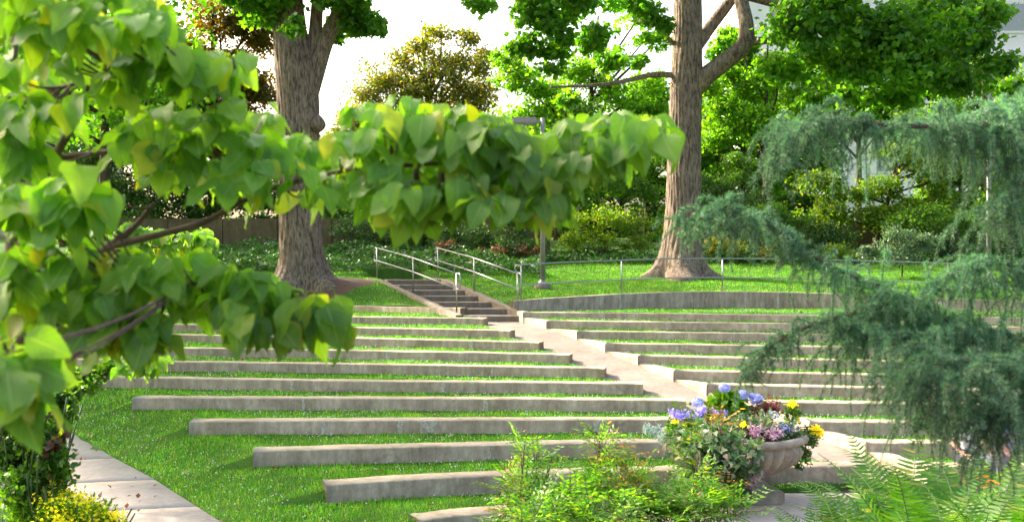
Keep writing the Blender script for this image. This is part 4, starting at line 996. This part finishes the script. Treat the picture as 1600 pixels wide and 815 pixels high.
hy = plant('hydrangea', 'leafy hydrangea with lilac blue mophead blooms at the top of the urn', [('foliage', [(1140, 640, DU, 30, 22), (1115, 648, DU, 20, 14), (1165, 645, DU, 22, 16), (1128, 622, DU, 14, 10), (1150, 622, DU + .1, 12, 9)], 'bright', 420, .13, T_QUAD, F_QUAD, .4)], root=(UX - .05, UY + .1, .84))
for x, y, r in ((1132, 606, 9), (1161, 616, 9), (1182, 624, 11), (1090, 628, 9), (1176, 619, 6)):
    c = P(x, y, DU - .05); q_ = rdir(230); pts = c + q_ * r * DU / F * np.array([1, 1, .8])
    M = frames(norm(np.cross(q_, rdir(230))), q_); V, Fc = inst(T_QUAD - [0, .5, 0], F_QUAD, M, pts, np.full(230, .032)); mesh_np('bloom', V, Fc, L['hydra'], hy)
plant('sedum', 'dark crimson and olive spiky plant beside the hydrangea in the urn', [('foliage', [(1195, 638, DU - .1, 20, 12), (1182, 645, DU - .1, 16, 10), (1212, 640, DU - .1, 10, 8)], 'crimson', 1100, .05, T_LONG, F_LONG, .4)], root=(UX + .35, UY, .84))
plant('yellow_flowers', 'golden yellow flowers rising and spilling over the right rim of the urn', [('foliage', [(1240, 650, DU - .1, 12, 20), (1268, 680, DU - .2, 14, 10)], 'mid', 500, .05, T_QUAD, F_QUAD, .4), ('blossoms', [(1238, 634, DU - .12, 8, 8), (1242, 650, DU - .15, 10, 10), (1236, 662, DU - .15, 9, 7), (1278, 676, DU - .25, 12, 9), (1270, 668, DU - .25, 8, 5)], 'yellow', 700, .035, T_QUAD, F_QUAD, .32)], root=(UX + .6, UY, .84))
plant('violas', 'purple and white violas along the left rim of the urn', [('foliage', [(1070, 662, DU - .2, 40, 12)], 'mid', 700, .05, T_QUAD, F_QUAD, .4), ('blossoms', [(1050, 645, DU - .25, 12, 6), (1068, 650, DU - .3, 14, 7), (1088, 648, DU - .3, 14, 8), (1097, 640, DU - .2, 8, 6), (1116, 642, DU - .3, 5, 3), (1131, 645, DU - .3, 5, 3)], 'purple', 560, .038, T_QUAD, F_QUAD, .36)], root=(UX - .5, UY - .1, .84))
plant('dusty_miller', 'pale silvery leaved plant spilling over the far left of the urn', [('foliage', [(1024, 672, DU - .1, 15, 8), (1042, 682, DU - .2, 16, 9), (1060, 678, DU - .3, 14, 8)], 'silver', 1100, .055, T_LONG, F_LONG, .36)], root=(UX - .75, UY, .84))
plant('marigolds', 'small orange yellow flowers near the front rim of the urn', [('blossoms', [(1052, 657, DU - .5, 8, 4), (1066, 666, DU - .5, 6, 3), (1163, 665, DU - .9, 6, 4), (1115, 653, DU - .6, 4, 3), (1098, 700, DU - 1.1, 3, 3), (1085, 723, DU - 1.1, 6, 5)], 'yellow', 130, .04, T_QUAD, F_QUAD, .36), ('foliage', [(1060, 668, DU - .4, 24, 8)], 'bright', 300, .05, T_QUAD, F_QUAD, .4)], root=(UX - .4, UY - .2, .84))
plant('mauve_foliage', 'mauve and cream leaved plant across the front of the urn rim', [('foliage', [(1186, 672, DU - .9, 12, 7), (1208, 676, DU - .8, 12, 7), (1165, 712, DU - 1.1, 10, 7), (1178, 740, DU - 1.1, 12, 10), (1150, 690, DU - .9, 20, 8), (1172, 762, DU - 1.0, 9, 8)], 'mauve', 650, .065, T_LONG, F_LONG, .4)], root=(UX + .1, UY - .3, .84))
plant('lobelia', 'pale blue tiny flowers with white variegated leaves on the right of the urn', [('foliage', [(1195, 662, DU - .5, 34, 10), (1225, 668, DU - .4, 20, 12), (1150, 660, DU - .5, 30, 10)], 'varieg', 1000, .055, T_QUAD, F_QUAD, .4), ('blossoms', [(1208, 648, DU - .5, 12, 5), (1222, 668, DU - .5, 16, 12), (1246, 676, DU - .4, 6, 8)], 'hydra', 130, .028, T_QUAD, F_QUAD, .45)], root=(UX + .3, UY - .1, .84))
plant('trailing_vine', 'fine dark green trailing plant hanging over the right rim of the urn', [('foliage', [(1240, 685, DU - .4, 18, 10), (1252, 700, DU - .35, 14, 12), (1262, 715, DU - .3, 8, 12), (1248, 725, DU - .4, 4, 12), (1266, 690, DU - .2, 12, 10), (1225, 690, DU - .6, 12, 6)], 'mid', 1500, .032, T_QUAD, F_QUAD, .36)], root=(UX + .55, UY - .2, .84))
plant('ivy', 'variegated ivy trailing thickly down the front of the urn to the pavement', [('foliage', [(1110, 690, DU - 1.0, 48, 18), (1080, 700, DU - 1.05, 34, 18), (1130, 715, DU - 1.15, 40, 20), (1105, 735, DU - 1.15, 36, 18), (1150, 740, DU - 1.1, 28, 20), (1120, 760, DU - 1.1, 34, 16), (1160, 765, DU - 1.0, 24, 16), (1150, 782, DU - 1.0, 26, 8), (1095, 775, DU - 1.0, 26, 12), (1180, 700, DU - 1.1, 14, 14), (1060, 685, DU - .9, 22, 12)], 'varieg', 2500, .095, T_IVY, F_IVY, .33),
  ('leaves', [(1100, 700, DU - 1.0, 50, 26), (1130, 745, DU - 1.1, 44, 26)], 'ivy', 900, .085, T_IVY, F_IVY, .36)], root=(UX - .1, UY - .5, .84))

# ------------------------------------------------------------------ ferns
def fern(X, Y, z0, n, Lf, label, group='ferns in the front bed'):
    t = empty('fern', (X, Y, z0), label, 'fern', group); pos, dr, nr, sz, ps = [], [], [], [], []
    for i in range(n):
        a = 2 * math.pi * (i + .6 * random.random()) / n; Lk = Lf * (.75 + .4 * random.random()); lean = .35 + .45 * random.random()
        o_ = np.array([math.cos(a), math.sin(a), 0]); s = np.linspace(0, 1, 34)
        rr = Lk * lean * (s ** 1.25); zz = Lk * (1.02 * s - .40 * lean * 1.5 * s ** 2.6)
        p = np.array([X, Y, z0]) + rr[:, None] * o_ + zz[:, None] * [0, 0, 1]
        side = np.array([-o_[1], o_[0], 0]); tg = norm(np.gradient(p, axis=0)); tw = rng.normal() * .25
        ps.append((p, np.linspace(.006, .002, 34)))
        for k in range(7, 34):
            ln_ = Lk * .125 * math.sin(math.pi * min(1, ((s[k] - .12) / .88)) ** .75) + .012
            for sg in (-1, 1):
                dd = norm(side * sg + tg[k] * .38 + np.array([0, 0, .12 * tw * sg - .12])); pos.append(p[k]); dr.append(dd)
                nr.append(norm(np.cross(dd, tg[k]) * sg)); sz.append(ln_ * (.9 + .2 * random.random()))
    pos, dr, nr, sz = map(np.array, (pos, dr, nr, sz)); M = frames(dr, nr)
    Tp = np.array([[0, 0, 0], [-.065, .10, .01], [-.075, .4, .02], [-.045, .75, -.01], [0, 1, -.07], [.045, .75, -.01], [.075, .4, .02], [.065, .10, .01]], float)
    V, Fc = inst(Tp, [(0, 7, 1, 1), (1, 7, 6, 2), (2, 6, 5, 3), (3, 5, 4, 4)], M, pos, sz)
    Fc4 = Fc.reshape(-1, 4, 4)
    fq = Fc4[:, 1:3].reshape(-1, 4); ft = np.vstack([Fc4[:, 0, :3], Fc4[:, 3, :3]])
    mesh_np('fronds', V, [fq, ft], L['fern'], t)
    V, Fc = tubes(ps, 4); mesh_np('stems', V, Fc, m_stem, t)
fl = ['nearest the urn', 'just right of the first one by the urn', 'with tall arching fronds below the cedar strand', 'behind the orange lilies', 'in front of the people', 'at the right edge of the picture']
k = 0
FSP = [(1262, 7.4, .74), (1285, 8.6, .78), (1335, 7.3, .95), (1345, 8.9, 1.0), (1385, 7.9, 1.12), (1420, 8.8, 1.3), (1440, 7.1, 1.15), (1475, 8.1, 1.3), (1505, 8.9, 1.2), (1525, 7.2, 1.2), (1560, 8.2, 1.3), (1590, 7.4, 1.25), (1630, 8.3, 1.35), (1400, 6.6, .9), (1300, 6.7, .72), (1500, 6.5, 1.0), (1590, 6.6, 1.05), (1350, 6.2, .75), (1450, 6.0, .85)]
FL = ['low fern nearest the urn', 'fern just behind the first fern by the urn', 'bright arching fern beside the first fern by the urn', 'tall fern with a frond standing against the lowest seat wall', 'broad fern left of the orange lilies', 'tall fern against the seat walls, left of the lilies', 'fern in the front of the bed below the cedar', 'upright fern directly below the hanging cedar strand', 'fern behind the orange lilies', 'fern right in front of the orange lilies', 'fern hiding the seated person in white', 'dark fern below the person in blue', 'fern cut by the right edge of the picture', 'low fern at the bottom edge under the tall left ferns', 'low fern at the bottom edge nearest the urn', 'low fern at the bottom edge under the lilies', 'low fern in the bottom right corner', 'small fern at the bottom, second from the urn side', 'small fern at the bottom, below the cedar strand']
for (x, Y, Lf), lb in zip(FSP, FL):
    X = (x - 800) / F * Y; fern(X, Y, z_bank(X, Y) - .02, 15, Lf * 1.18, lb)
# orange lilies
def lily(x, y, D, lab):
    c = P(x, y, D); z0 = z_bank(c[0], D); t = empty('orange_lilies', (c[0], D, z0), lab, 'flower', 'orange flowers among the ferns')
    ps = []; q_ = []
    for i in range(8):
        h = c + rng.normal(size=3) * [.07, .06, .04]; ps.append((smooth_path([[c[0], D, z0], (h + [c[0], D, z0]) / 2 + [.02, 0, 0], h], 8), .004)); q_.append(h)
    V, Fc = tubes(ps, 5); mesh_np('stem', V, Fc, m_stem, t)
    pos = np.repeat(np.array(q_), 6, 0); a = np.tile(np.arange(6) * 1.047, 8); d = np.stack([np.cos(a), np.sin(a) * .8, .55 + 0 * a], -1); nn = np.stack([-np.cos(a) * .5, -np.sin(a) * .5 - .3, 1 + 0 * a], -1)
    V, Fc = inst(T_QUAD * [.8, 1, 1], F_QUAD, frames(d, nn), pos, np.full(len(pos), .036)); mesh_np('blossoms', V, Fc, L['orange'], t)
lily(1518, 752, 8.6, 'orange lilies opening above the ferns below the cedar'); lily(1535, 762, 8.4, 'second smaller group of orange lilies just right of the first')

# ------------------------------------------------------------------ nandina bushes
def nandina(label, cl, count, tipcl, x, D):
    X = (x - 800) / F * D; z0 = z_bank(X, D); t = empty('nandina', (X, D, z0), label, 'shrub', 'airy nandina bushes in the front bed')
    cw = img_clumps(cl, .9); ps = []; pts = []; dirs = []; nrs = []
    def sprays(cw, n):
        pts = []; dirs = []; nrs = []
        vol = np.array([r[0] * r[2] for _, r in cw]); vol = vol / vol.sum()
        for (c, r), v in zip(cw, vol):
            for s in range(max(2, int(n * v / 26))):
                q_ = np.array(c) + rdir(1)[0] * (random.random() ** .5) * np.array(r); ax = norm(rdir(1)[0] * [1, 1, .5] + [0, 0, .35]); sd_ = norm(np.cross(ax, [0, 0, 1]) + rdir(1)[0] * .2); nn = np.cross(sd_, ax)
                ln_ = .16 + .12 * random.random()
                ps.append((smooth_path([q_ - [0, 0, .1], q_, q_ + ax * ln_], 6), .0022))
                for k in range(6):
                    f = .15 + .85 * k / 5
                    for sg in (-1, 1):
                        for m_ in (0, 1):
                            d = norm(ax * (.5 + .4 * m_) + sd_ * sg * (1 - .3 * m_) + rdir(1)[0] * .3 - [0, 0, .15]); pts.append(q_ + ax * ln_ * f + sd_ * sg * .035 * m_ * 1.4); dirs.append(d); nrs.append(nn + rdir(1)[0] * .4)
        return np.array(pts), np.array(dirs), np.array(nrs)
    a, b, c_ = sprays(cw, count); V, Fc = inst(T_LONG * [1.15, 1, 1], F_LONG, frames(b, c_), a, .040 + .022 * rng.random(len(a))); mesh_np('leaves', V, Fc, L['nandina'], t)
    if tipcl:
        a, b, c_ = sprays(img_clumps(tipcl, .9), count * .07); V, Fc = inst(T_LONG, F_LONG, frames(b, c_), a, .035 + .02 * rng.random(len(a))); mesh_np('young_leaves', V, Fc, L['nandina_tip'], t)
    for c, r in cw:
        for q_ in range(2):
            e = np.array(c) + rng.normal(size=3) * np.array(r) * .4; b = np.array([X, D, z0]) + rng.normal(size=3) * [.12, .1, 0]; ps.append((smooth_path([b, (b * .4 + e * .6) - [0, 0, .05], e], 8), .006))
    V, Fc = tubes(ps, 5); mesh_np('canes', V, Fc, m_twig, t)
nandina('nandina bush with a tall wispy shoot, leftmost of the front bed', [(815, 760, 8.4, 30, 22), (835, 725, 8.4, 18, 16), (800, 800, 8.3, 34, 22), (850, 780, 8.2, 36, 26), (820, 700, 8.4, 10, 16), (862, 716, 8.4, 10, 6)], 3000, [(790, 760, 8.4, 14, 14), (800, 790, 8.3, 12, 14)], 825, 8.4)
nandina('nandina bush with orange young leaves on a tall central shoot', [(930, 730, 8.6, 22, 12), (955, 712, 8.6, 16, 10), (925, 775, 8.4, 44, 26), (960, 785, 8.2, 44, 26), (935, 690, 8.6, 10, 18), (890, 790, 8.0, 36, 24), (985, 740, 8.6, 14, 8)], 5200, [(965, 705, 8.6, 36, 10), (950, 725, 8.6, 26, 8)], 940, 8.5)
nandina('dense yellow green nandina bush in the middle of the front bed', [(1010, 784, 8.3, 40, 22), (1050, 782, 8.4, 34, 18), (1030, 800, 8.0, 50, 24), (980, 805, 7.9, 46, 20), (1005, 760, 8.5, 20, 8)], 4800, [(985, 760, 8.3, 12, 14)], 1020, 8.3)
nandina('nandina bush standing in front of the trailing ivy', [(1090, 785, 8.4, 30, 16), (1085, 740, 8.5, 8, 16), (1120, 790, 8.2, 36, 20), (1085, 700, 8.5, 12, 5), (1075, 800, 8.0, 44, 20), (1110, 760, 8.4, 12, 8)], 3600, [(1120, 660, 8.6, 30, 6), (1130, 750, 8.4, 14, 8)], 1090, 8.3)
nandina('low nandina bush along the bottom edge left of centre', [(870, 812, 7.6, 60, 16), (940, 815, 7.5, 60, 16), (820, 815, 7.7, 30, 14)], 2600, [], 880, 7.6)

# ------------------------------------------------------------------ left corner planting
plant('mixed_shrub', 'dark small leaved shrub with withered brown leaves beside the walk', [('foliage', [(50, 640, 7.5, 44, 26), (25, 700, 7.4, 40, 40), (74, 690, 7.3, 34, 40), (80, 745, 7.2, 26, 30), (90, 720, 7.2, 14, 24), (30, 760, 7.2, 40, 34), (95, 650, 7.6, 18, 20), (60, 740, 7.2, 24, 26), (0, 640, 7.4, 30, 40), (105, 625, 7.6, 18, 14)], 'mid', 5600, .05, T_QUAD, F_QUAD, .34),
   ('withered_leaves', [(80, 690, 7.2, 14, 22), (72, 740, 7.2, 8, 14), (95, 685, 7.3, 9, 8), (50, 655, 7.3, 22, 10)], 'red', 190, .06, T_QUAD, F_QUAD, .4), ('dark_leaves', [(30, 700, 7.6, 40, 60), (60, 770, 7.4, 40, 30)], 'dark', 2400, .05, T_QUAD, F_QUAD, .36)],
   group='planting in the left corner', cat='shrub', root=((45 - 800) / F * 7.4, 7.4, z_bank(-3.5, 7.4)))
plant('leafy_shrub', 'light green small leaved shrub at the lawn edge above the walk', [('foliage', [(140, 590, 8.5, 36, 16), (105, 620, 8.4, 22, 20), (175, 575, 8.6, 26, 12), (70, 610, 8.4, 36, 20), (75, 660, 8.3, 30, 30), (60, 720, 8.2, 34, 40), (85, 700, 8.1, 14, 30)], 'mid', 3200, .05, T_QUAD, F_QUAD, .34)],
   group='planting in the left corner', cat='shrub', root=((60 - 800) / F * 8.4, 8.4, z_bank(-3.9, 8.4)), stems=False)
plant('coreopsis', 'patch of bright yellow flowers at the bottom left beside the walk', [('foliage', [(110, 800, 7.2, 60, 22), (60, 800, 7.1, 50, 24), (160, 812, 7.2, 34, 12)], 'bright', 4200, .045, T_LONG, F_LONG, .36),
   ('blossoms', [(75, 765, 7.2, 14, 10), (110, 770, 7.2, 20, 12), (90, 785, 7.1, 34, 14), (130, 790, 7.1, 26, 14), (160, 800, 7.1, 22, 10), (190, 806, 7.1, 14, 8), (55, 775, 7.2, 14, 8), (110, 808, 7.0, 50, 8), (85, 752, 7.2, 4, 5)], 'yellow', 1100, .026, T_QUAD, F_QUAD, .45)],
   group='planting in the left corner', cat='flower', root=((110 - 800) / F * 7.2, 7.2, z_bank(-3.1, 7.2)))

# ------------------------------------------------------------------ dogwood
def leaf_template(curl, fold, wave):
    nu, nv = 5, 9; V = []; UV = []
    for j in range(nv):
        v = j / (nv - 1); wd = .56 * (math.sin(math.pi * v ** .72) ** .75 if 0 < v < 1 else 0) * (1 - .30 * v ** 3); wd *= .66; 
        if j == nv - 1: wd = .006
        if j == 0: wd = .012
        for i in range(nu):
            u = i / (nu - 1) * 2 - 1; x = u * wd; z = abs(u) * wd * fold - curl * v * v + wave * math.sin(v * 9 + u * 2.0) * abs(u)
            V.append((x, v * (1 - .12 * curl), z)); UV.append((i / (nu - 1), v))
    b = len(V); V += [(-.012, -.14, .02), (.012, -.14, .02)]; UV += [(.5, 0), (.5, 0)]
    Fq = [(j * nu + i, j * nu + i + 1, (j + 1) * nu + i + 1, (j + 1) * nu + i) for j in range(nv - 1) for i in range(nu - 1)] + [(b, b + 1, 3, 1)]
    return np.array(V), np.array(UV), Fq
LT = [leaf_template(.2, .22, .05), leaf_template(.4, .38, .06), leaf_template(.05, .12, .07), leaf_template(.55, .2, -.05)]
def dogwood(label, rosettes, sizes, wood, group=None, loc=(-1.7, 3, 1.2), per=(4, 7)):
    t = empty('dogwood_tree', loc, label, 'tree', group)
    wp = np.vstack([smooth_path(np.array(p_), 30)[:, :3] for p_ in wood]); tw = []
    pos, dr, nr, sz = [], [], [], []
    for c, s in zip(rosettes, sizes):
        c = np.array(c); nb = wp[np.argmin(((wp - c) ** 2).sum(1))]; tw.append((smooth_path([nb, (nb + c) / 2 - [0, 0, .02], c], 6), np.linspace(.0035, .0016, 6)))
        a0 = random.random() * 6.3; m = random.randint(*per)
        for k in range(m):
            a = a0 + 6.283 * k / m + rng.normal() * .5; o_ = np.array([math.cos(a), math.sin(a), 0]); dn = .4 + 1.1 * random.random()
            dr.append(norm(o_ * 1.0 + [0, 0, -dn])); nr.append(norm(o_ * .4 + [0, -.5, .65] + rdir(1)[0] * .55)); pos.append(c + o_ * .018 * s / .1 + rng.normal(size=3) * .012); sz.append(s * (.66 + .52 * random.random()))
    pos, dr, nr, sz = map(np.array, (pos, dr, nr, sz)); M = frames(dr, nr); Vs, Fs, Us = [], [], []; off = 0; g = rng.integers(0, 4, len(pos))
    for i, (T, UV, Tf) in enumerate(LT):
        s_ = g == i; V, Fc = inst(T, Tf, M[s_], pos[s_], sz[s_]); Vs.append(V); Fs.append(Fc + off); off += len(V); Us.append(np.tile(UV, (s_.sum(), 1)))
    mesh_np('foliage', np.vstack(Vs), np.vstack(Fs), L['dogwood'], t, uv=np.vstack(Us), smooth=True)
    V, Fc = tubes([(smooth_path(np.array(p_), 30)[:, :3], np.abs(smooth_path(np.array(p_), 30)[:, 3])) for p_ in wood] + tw, 8); mesh_np('trunk', V, Fc, m_twigd, t, smooth=True)
    return t
m_twigd = plain('dogwood_bark', (0.17, 0.11, 0.08), .85, 0, (0.09, 0.06, 0.045), 25)
ros, szs = [], []
def spray(spine, n, D, dspread=.22, s=.10):
    """spine: (x, y, half thickness) along the spray in photograph pixels"""
    sp_ = smooth_path(np.array(spine, float), 100)
    for i in range(n):
        k = sp_[int(random.random() * 99)]; d = max(D + rng.normal() * dspread * .6, D - .12)
        ros.append(P(k[0] + rng.normal() * 8, k[1] - 14 + (random.random() * 2 - 1) * k[2], d)); szs.append(s * (.85 + .3 * random.random()))
spray([(330, 240, 80), (430, 255, 66), (550, 245, 72), (650, 245, 76), (750, 264, 60), (830, 285, 48), (900, 250, 36), (960, 222, 22), (1040, 205, 10)], 104, 2.6, .3, .086)
spray([(540, 190, 14), (690, 195, 14), (760, 205, 10)], 18, 2.65, .22, .08)
spray([(880, 225, 14), (950, 205, 10)], 8, 2.65, .22, .08)
spray([(560, 310, 24), (700, 320, 26), (810, 320, 40), (870, 290, 30)], 26, 2.5, .2, .09)
spray([(0, 20, 45), (100, 30, 45), (200, 40, 40), (290, 50, 30)], 28, 2.3, .25, .084)
spray([(0, 130, 50), (120, 130, 45), (230, 120, 35), (300, 110, 18), (372, 112, 8)], 26, 2.5, .25, .086)
spray([(0, 230, 50), (120, 230, 45), (250, 230, 45), (350, 230, 50)], 30, 2.6, .3, .088)
spray([(0, 330, 40), (80, 330, 30), (170, 300, 26)], 16, 2.4, .25, .088)
spray([(0, 430, 40), (110, 445, 45), (200, 440, 34), (300, 450, 32), (400, 468, 24), (470, 490, 16), (528, 512, 10)], 66, 2.45, .2, .087)
spray([(0, 520, 40), (90, 520, 35), (180, 510, 30), (240, 520, 20)], 20, 2.5, .25, .088)
spray([(0, 600, 40), (18, 570, 35)], 4, 1.75, .05, .1)
spray([(360, 500, 10), (410, 510, 10), (440, 530, 6)], 5, 2.4, .1, .085)
W_ = [[(*P(-60, 1150, 2.9), .03), (*P(-10, 640, 2.8), .026), (*P(12, 450, 2.8), .022), (*P(28, 320, 2.8), .02), (*P(26, 240, 2.8), .016), (*P(8, 170, 2.8), .014), (*P(22, 80, 2.8), .011), (*P(30, -40, 2.8), .009)],
      [(*P(-20, 620, 2.8), .018), (*P(30, 540, 2.75), .015), (*P(100, 440, 2.7), .013), (*P(175, 382, 2.65), .012), (*P(212, 352, 2.65), .008), (*P(240, 318, 2.65), .005)],
      [(*P(172, 384, 2.65), .011), (*P(250, 366, 2.62), .009), (*P(320, 346, 2.6), .008), (*P(400, 305, 2.58), .007), (*P(520, 270, 2.56), .006), (*P(680, 255, 2.55), .005), (*P(850, 245, 2.55), .004), (*P(1045, 205, 2.55), .002)],
      [(*P(15, 440, 2.8), .012), (*P(60, 300, 2.75), .011), (*P(110, 200, 2.7), .010), (*P(130, 150, 2.65), .008), (*P(190, 60, 2.6), .007), (*P(210, -30, 2.6), .006)],
      [(*P(0, 580, 2.7), .01), (*P(60, 575, 2.6), .007), (*P(108, 560, 2.55), .005), (*P(150, 535, 2.5), .003)],
      [(*P(100, 440, 2.7), .009), (*P(200, 440, 2.5), .006), (*P(330, 445, 2.45), .004), (*P(470, 455, 2.45), .002)],
      [(*P(26, 260, 2.8), .01), (*P(140, 240, 2.7), .007), (*P(300, 225, 2.6), .004), (*P(380, 215, 2.6), .003)],
      [(*P(8, 170, 2.8), .009), (*P(120, 130, 2.6), .006), (*P(260, 110, 2.5), .003), (*P(370, 100, 2.5), .002)]]
dogwood('dogwood tree close to the viewer, its long leafy branch reaching across the left half', ros, szs, W_)
ros, szs = [], []
spray([(120, 400, 30), (190, 385, 28), (260, 395, 22), (320, 385, 14)], 60, 8.0, .5, .10)
spray([(60, 350, 30), (130, 370, 30)], 34, 8.2, .5, .10)
spray([(190, 560, 20), (215, 575, 22), (240, 590, 8)], 11, 6.2, .25, .085)
b = P(20, 430, 8.0); bz = z_bank(b[0], 8.0)
dogwood('smaller sunlit dogwood seen through the branches of the near one', ros, szs,
        [[(b[0], 8.0, bz - .1, .03), (b[0] + .1, 8.0, 1.6, .025), (*P(90, 440, 8), .02), (*P(190, 390, 8), .012), (*P(300, 388, 8), .005)], [(*P(60, 460, 8), .02), (*P(80, 380, 8.1), .012), (*P(70, 340, 8.1), .006)], [(b[0] + .08, 7.9, 1.5, .015), (*P(110, 530, 6.8), .008), (*P(170, 545, 6.5), .006), (*P(215, 565, 6.2), .004), (*P(242, 590, 6.2), .002)]], loc=(b[0], 8.0, bz))

# ------------------------------------------------------------------ weeping blue cedar
t = empty('cedar_tree', (4.6, 4.6, 1.1), 'blue green weeping cedar hanging its needled branches over the right side', 'tree')
wood = [[(4.6, 4.6, .9, .13), (4.55, 4.6, 2.2, .12), (4.6, 4.5, 3.6, .10), (4.65, 4.5, 5.2, .06)]]
BR = {
 'A': ([(1760, 230, 4.0), (1640, 200, 3.9), (1500, 197, 3.8), (1400, 197, 3.7), (1320, 186, 3.65), (1255, 190, 3.6), (1218, 215, 3.6), (1206, 262, 3.6)], .010, 115, (0.05, 0.3), .55),
 'A2': ([(1700, 150, 4.1), (1600, 170, 4.0), (1520, 185, 3.9), (1440, 205, 3.8)], .010, 98, (0.08, 0.4), 1),
 'B': ([(1760, 640, 4.0), (1600, 560, 3.9), (1490, 500, 3.75), (1400, 455, 3.7), (1320, 428, 3.65), (1240, 380, 3.6), (1180, 335, 3.55), (1125, 325, 3.5), (1062, 352, 3.5)], .010, 133, (0.05, 0.3), .8),
 'C': ([(1720, 200, 3.9), (1640, 240, 3.8), (1580, 300, 3.7), (1550, 340, 3.7)], .010, 50, (0.1, 0.425), 1),
 'D': ([(1760, 470, 3.9), (1640, 430, 3.8), (1560, 412, 3.7), (1500, 420, 3.6), (1445, 455, 3.6)], .008, 63, (0.06, 0.3), .9),
 'E': ([(1760, 680, 3.7), (1640, 600, 3.5), (1540, 565, 3.3), (1460, 570, 3.2), (1400, 600, 3.2)], .010, 90, (0.08, 0.375), 1),
 'F': ([(1420, 470, 3.7), (1330, 490, 3.6), (1250, 515, 3.5), (1200, 545, 3.5), (1163, 588, 3.5)], .006, 34, (0.04, 0.163), .6),
 'G': ([(1520, 510, 3.7), (1430, 520, 3.6), (1360, 510, 3.6), (1310, 520, 3.6)], .008, 45, (0.1, 0.45), 1),
 'H': ([(1640, 540, 3.8), (1560, 520, 3.7), (1480, 500, 3.7), (1380, 480, 3.7)], .009, 52, (0.1, 0.425), 1),
 'I': ([(1660, 640, 3.6), (1580, 640, 3.5), (1500, 640, 3.5), (1440, 650, 3.5)], .007, 60, (0.08, 0.325), 1),
}
npos, ndir, nsz, tw = [], [], [], []
def strand(p0, d0, ln_, rad=1.0):
    k = max(6, int(ln_ / .0065)); s = np.linspace(0, 1, k)[:, None]; hang = random.random(); side = d0 * ln_ * (.35 + .75 * hang)
    pts = p0 + side * (1 - (1 - s) ** 1.8) + np.array([0, 0, -1]) * ln_ * (1.0 - .45 * hang) * s ** (1.2 + .8 * hang) + rng.normal(size=3) * .015 * s
    tw.append((pts[::max(1, k // 6)], .0015)); tg = norm(np.gradient(pts, axis=0)); nn = 7
    for i in range(k):
        a = rng.random(nn) * 6.283; u = norm(np.cross(tg[i], [.3, 1, .2])); v = np.cross(tg[i], u)
        dd = norm(np.cos(a)[:, None] * u + np.sin(a)[:, None] * v + tg[i] * (.35 + .5 * rng.random((nn, 1))))
        npos.append(np.repeat(pts[i:i + 1], nn, 0)); ndir.append(dd); nsz.append((.016 + .012 * rng.random(nn)) * rad * (1 - .45 * (i / k) ** 3))
for key, (pts, r0, n_, (l0, l1), dens) in BR.items():
    W3 = np.array([P(*p_) for p_ in pts]); sp_ = smooth_path(W3, 60)
    if pts[0][0] > 1650: W3 = np.vstack([[4.6, 4.5, W3[0][2] + .15], W3])
    sw_ = smooth_path(W3, 30); wood.append(np.hstack([sw_[::3], np.linspace(r0 * 1.6, .003, 10)[:, None]]))
    for i in range(n_):
        u = (i + random.random()) / n_; k = int(u * 59)
        l = (l0 + (l1 - l0) * random.random()) * (1.0 - .55 * u ** 3); d0 = norm(np.array([rng.normal() * .7 - .3, rng.normal() * .9, rng.normal() * .3 + .25]))
        strand(sp_[k] + rng.normal(size=3) * [.02, .10, .02], d0, l)
        for h_ in range(3): strand(sp_[k] + d0 * l * (.2 + .1 * h_) - [0, 0, l * (.1 + .25 * h_)], norm(rdir(1)[0] + [0, 0, .1]), l * (.3 + .1 * random.random()), .85)
    strand(sp_[-1], norm(sp_[-1] - sp_[-4]), l0 + .04)
    # short needled shoots all along the bough
    for k in range(0, 60, 1): strand(sp_[k], norm(rdir(1)[0] + [0, 0, .8]), .035)
npos, ndir, nsz = np.vstack(npos), np.vstack(ndir), np.concatenate(nsz)
V, Fc = inst(T_NEEDLE * [1.6, 1, 1], F_NEEDLE, frames(ndir, rdir(len(ndir))), npos, nsz); mesh_np('foliage', V, Fc, L['needle'], t); print('needles', len(nsz))
V, Fc = tubes([(smooth_path(np.array(p_), 30)[:, :3], np.abs(smooth_path(np.array(p_), 30)[:, 3])) for p_ in wood], 9); mesh_np('trunk', V, Fc, m_twigd, t, smooth=True)
V, Fc = tubes(tw, 4); mesh_np('twigs', V, Fc, m_twig, t)
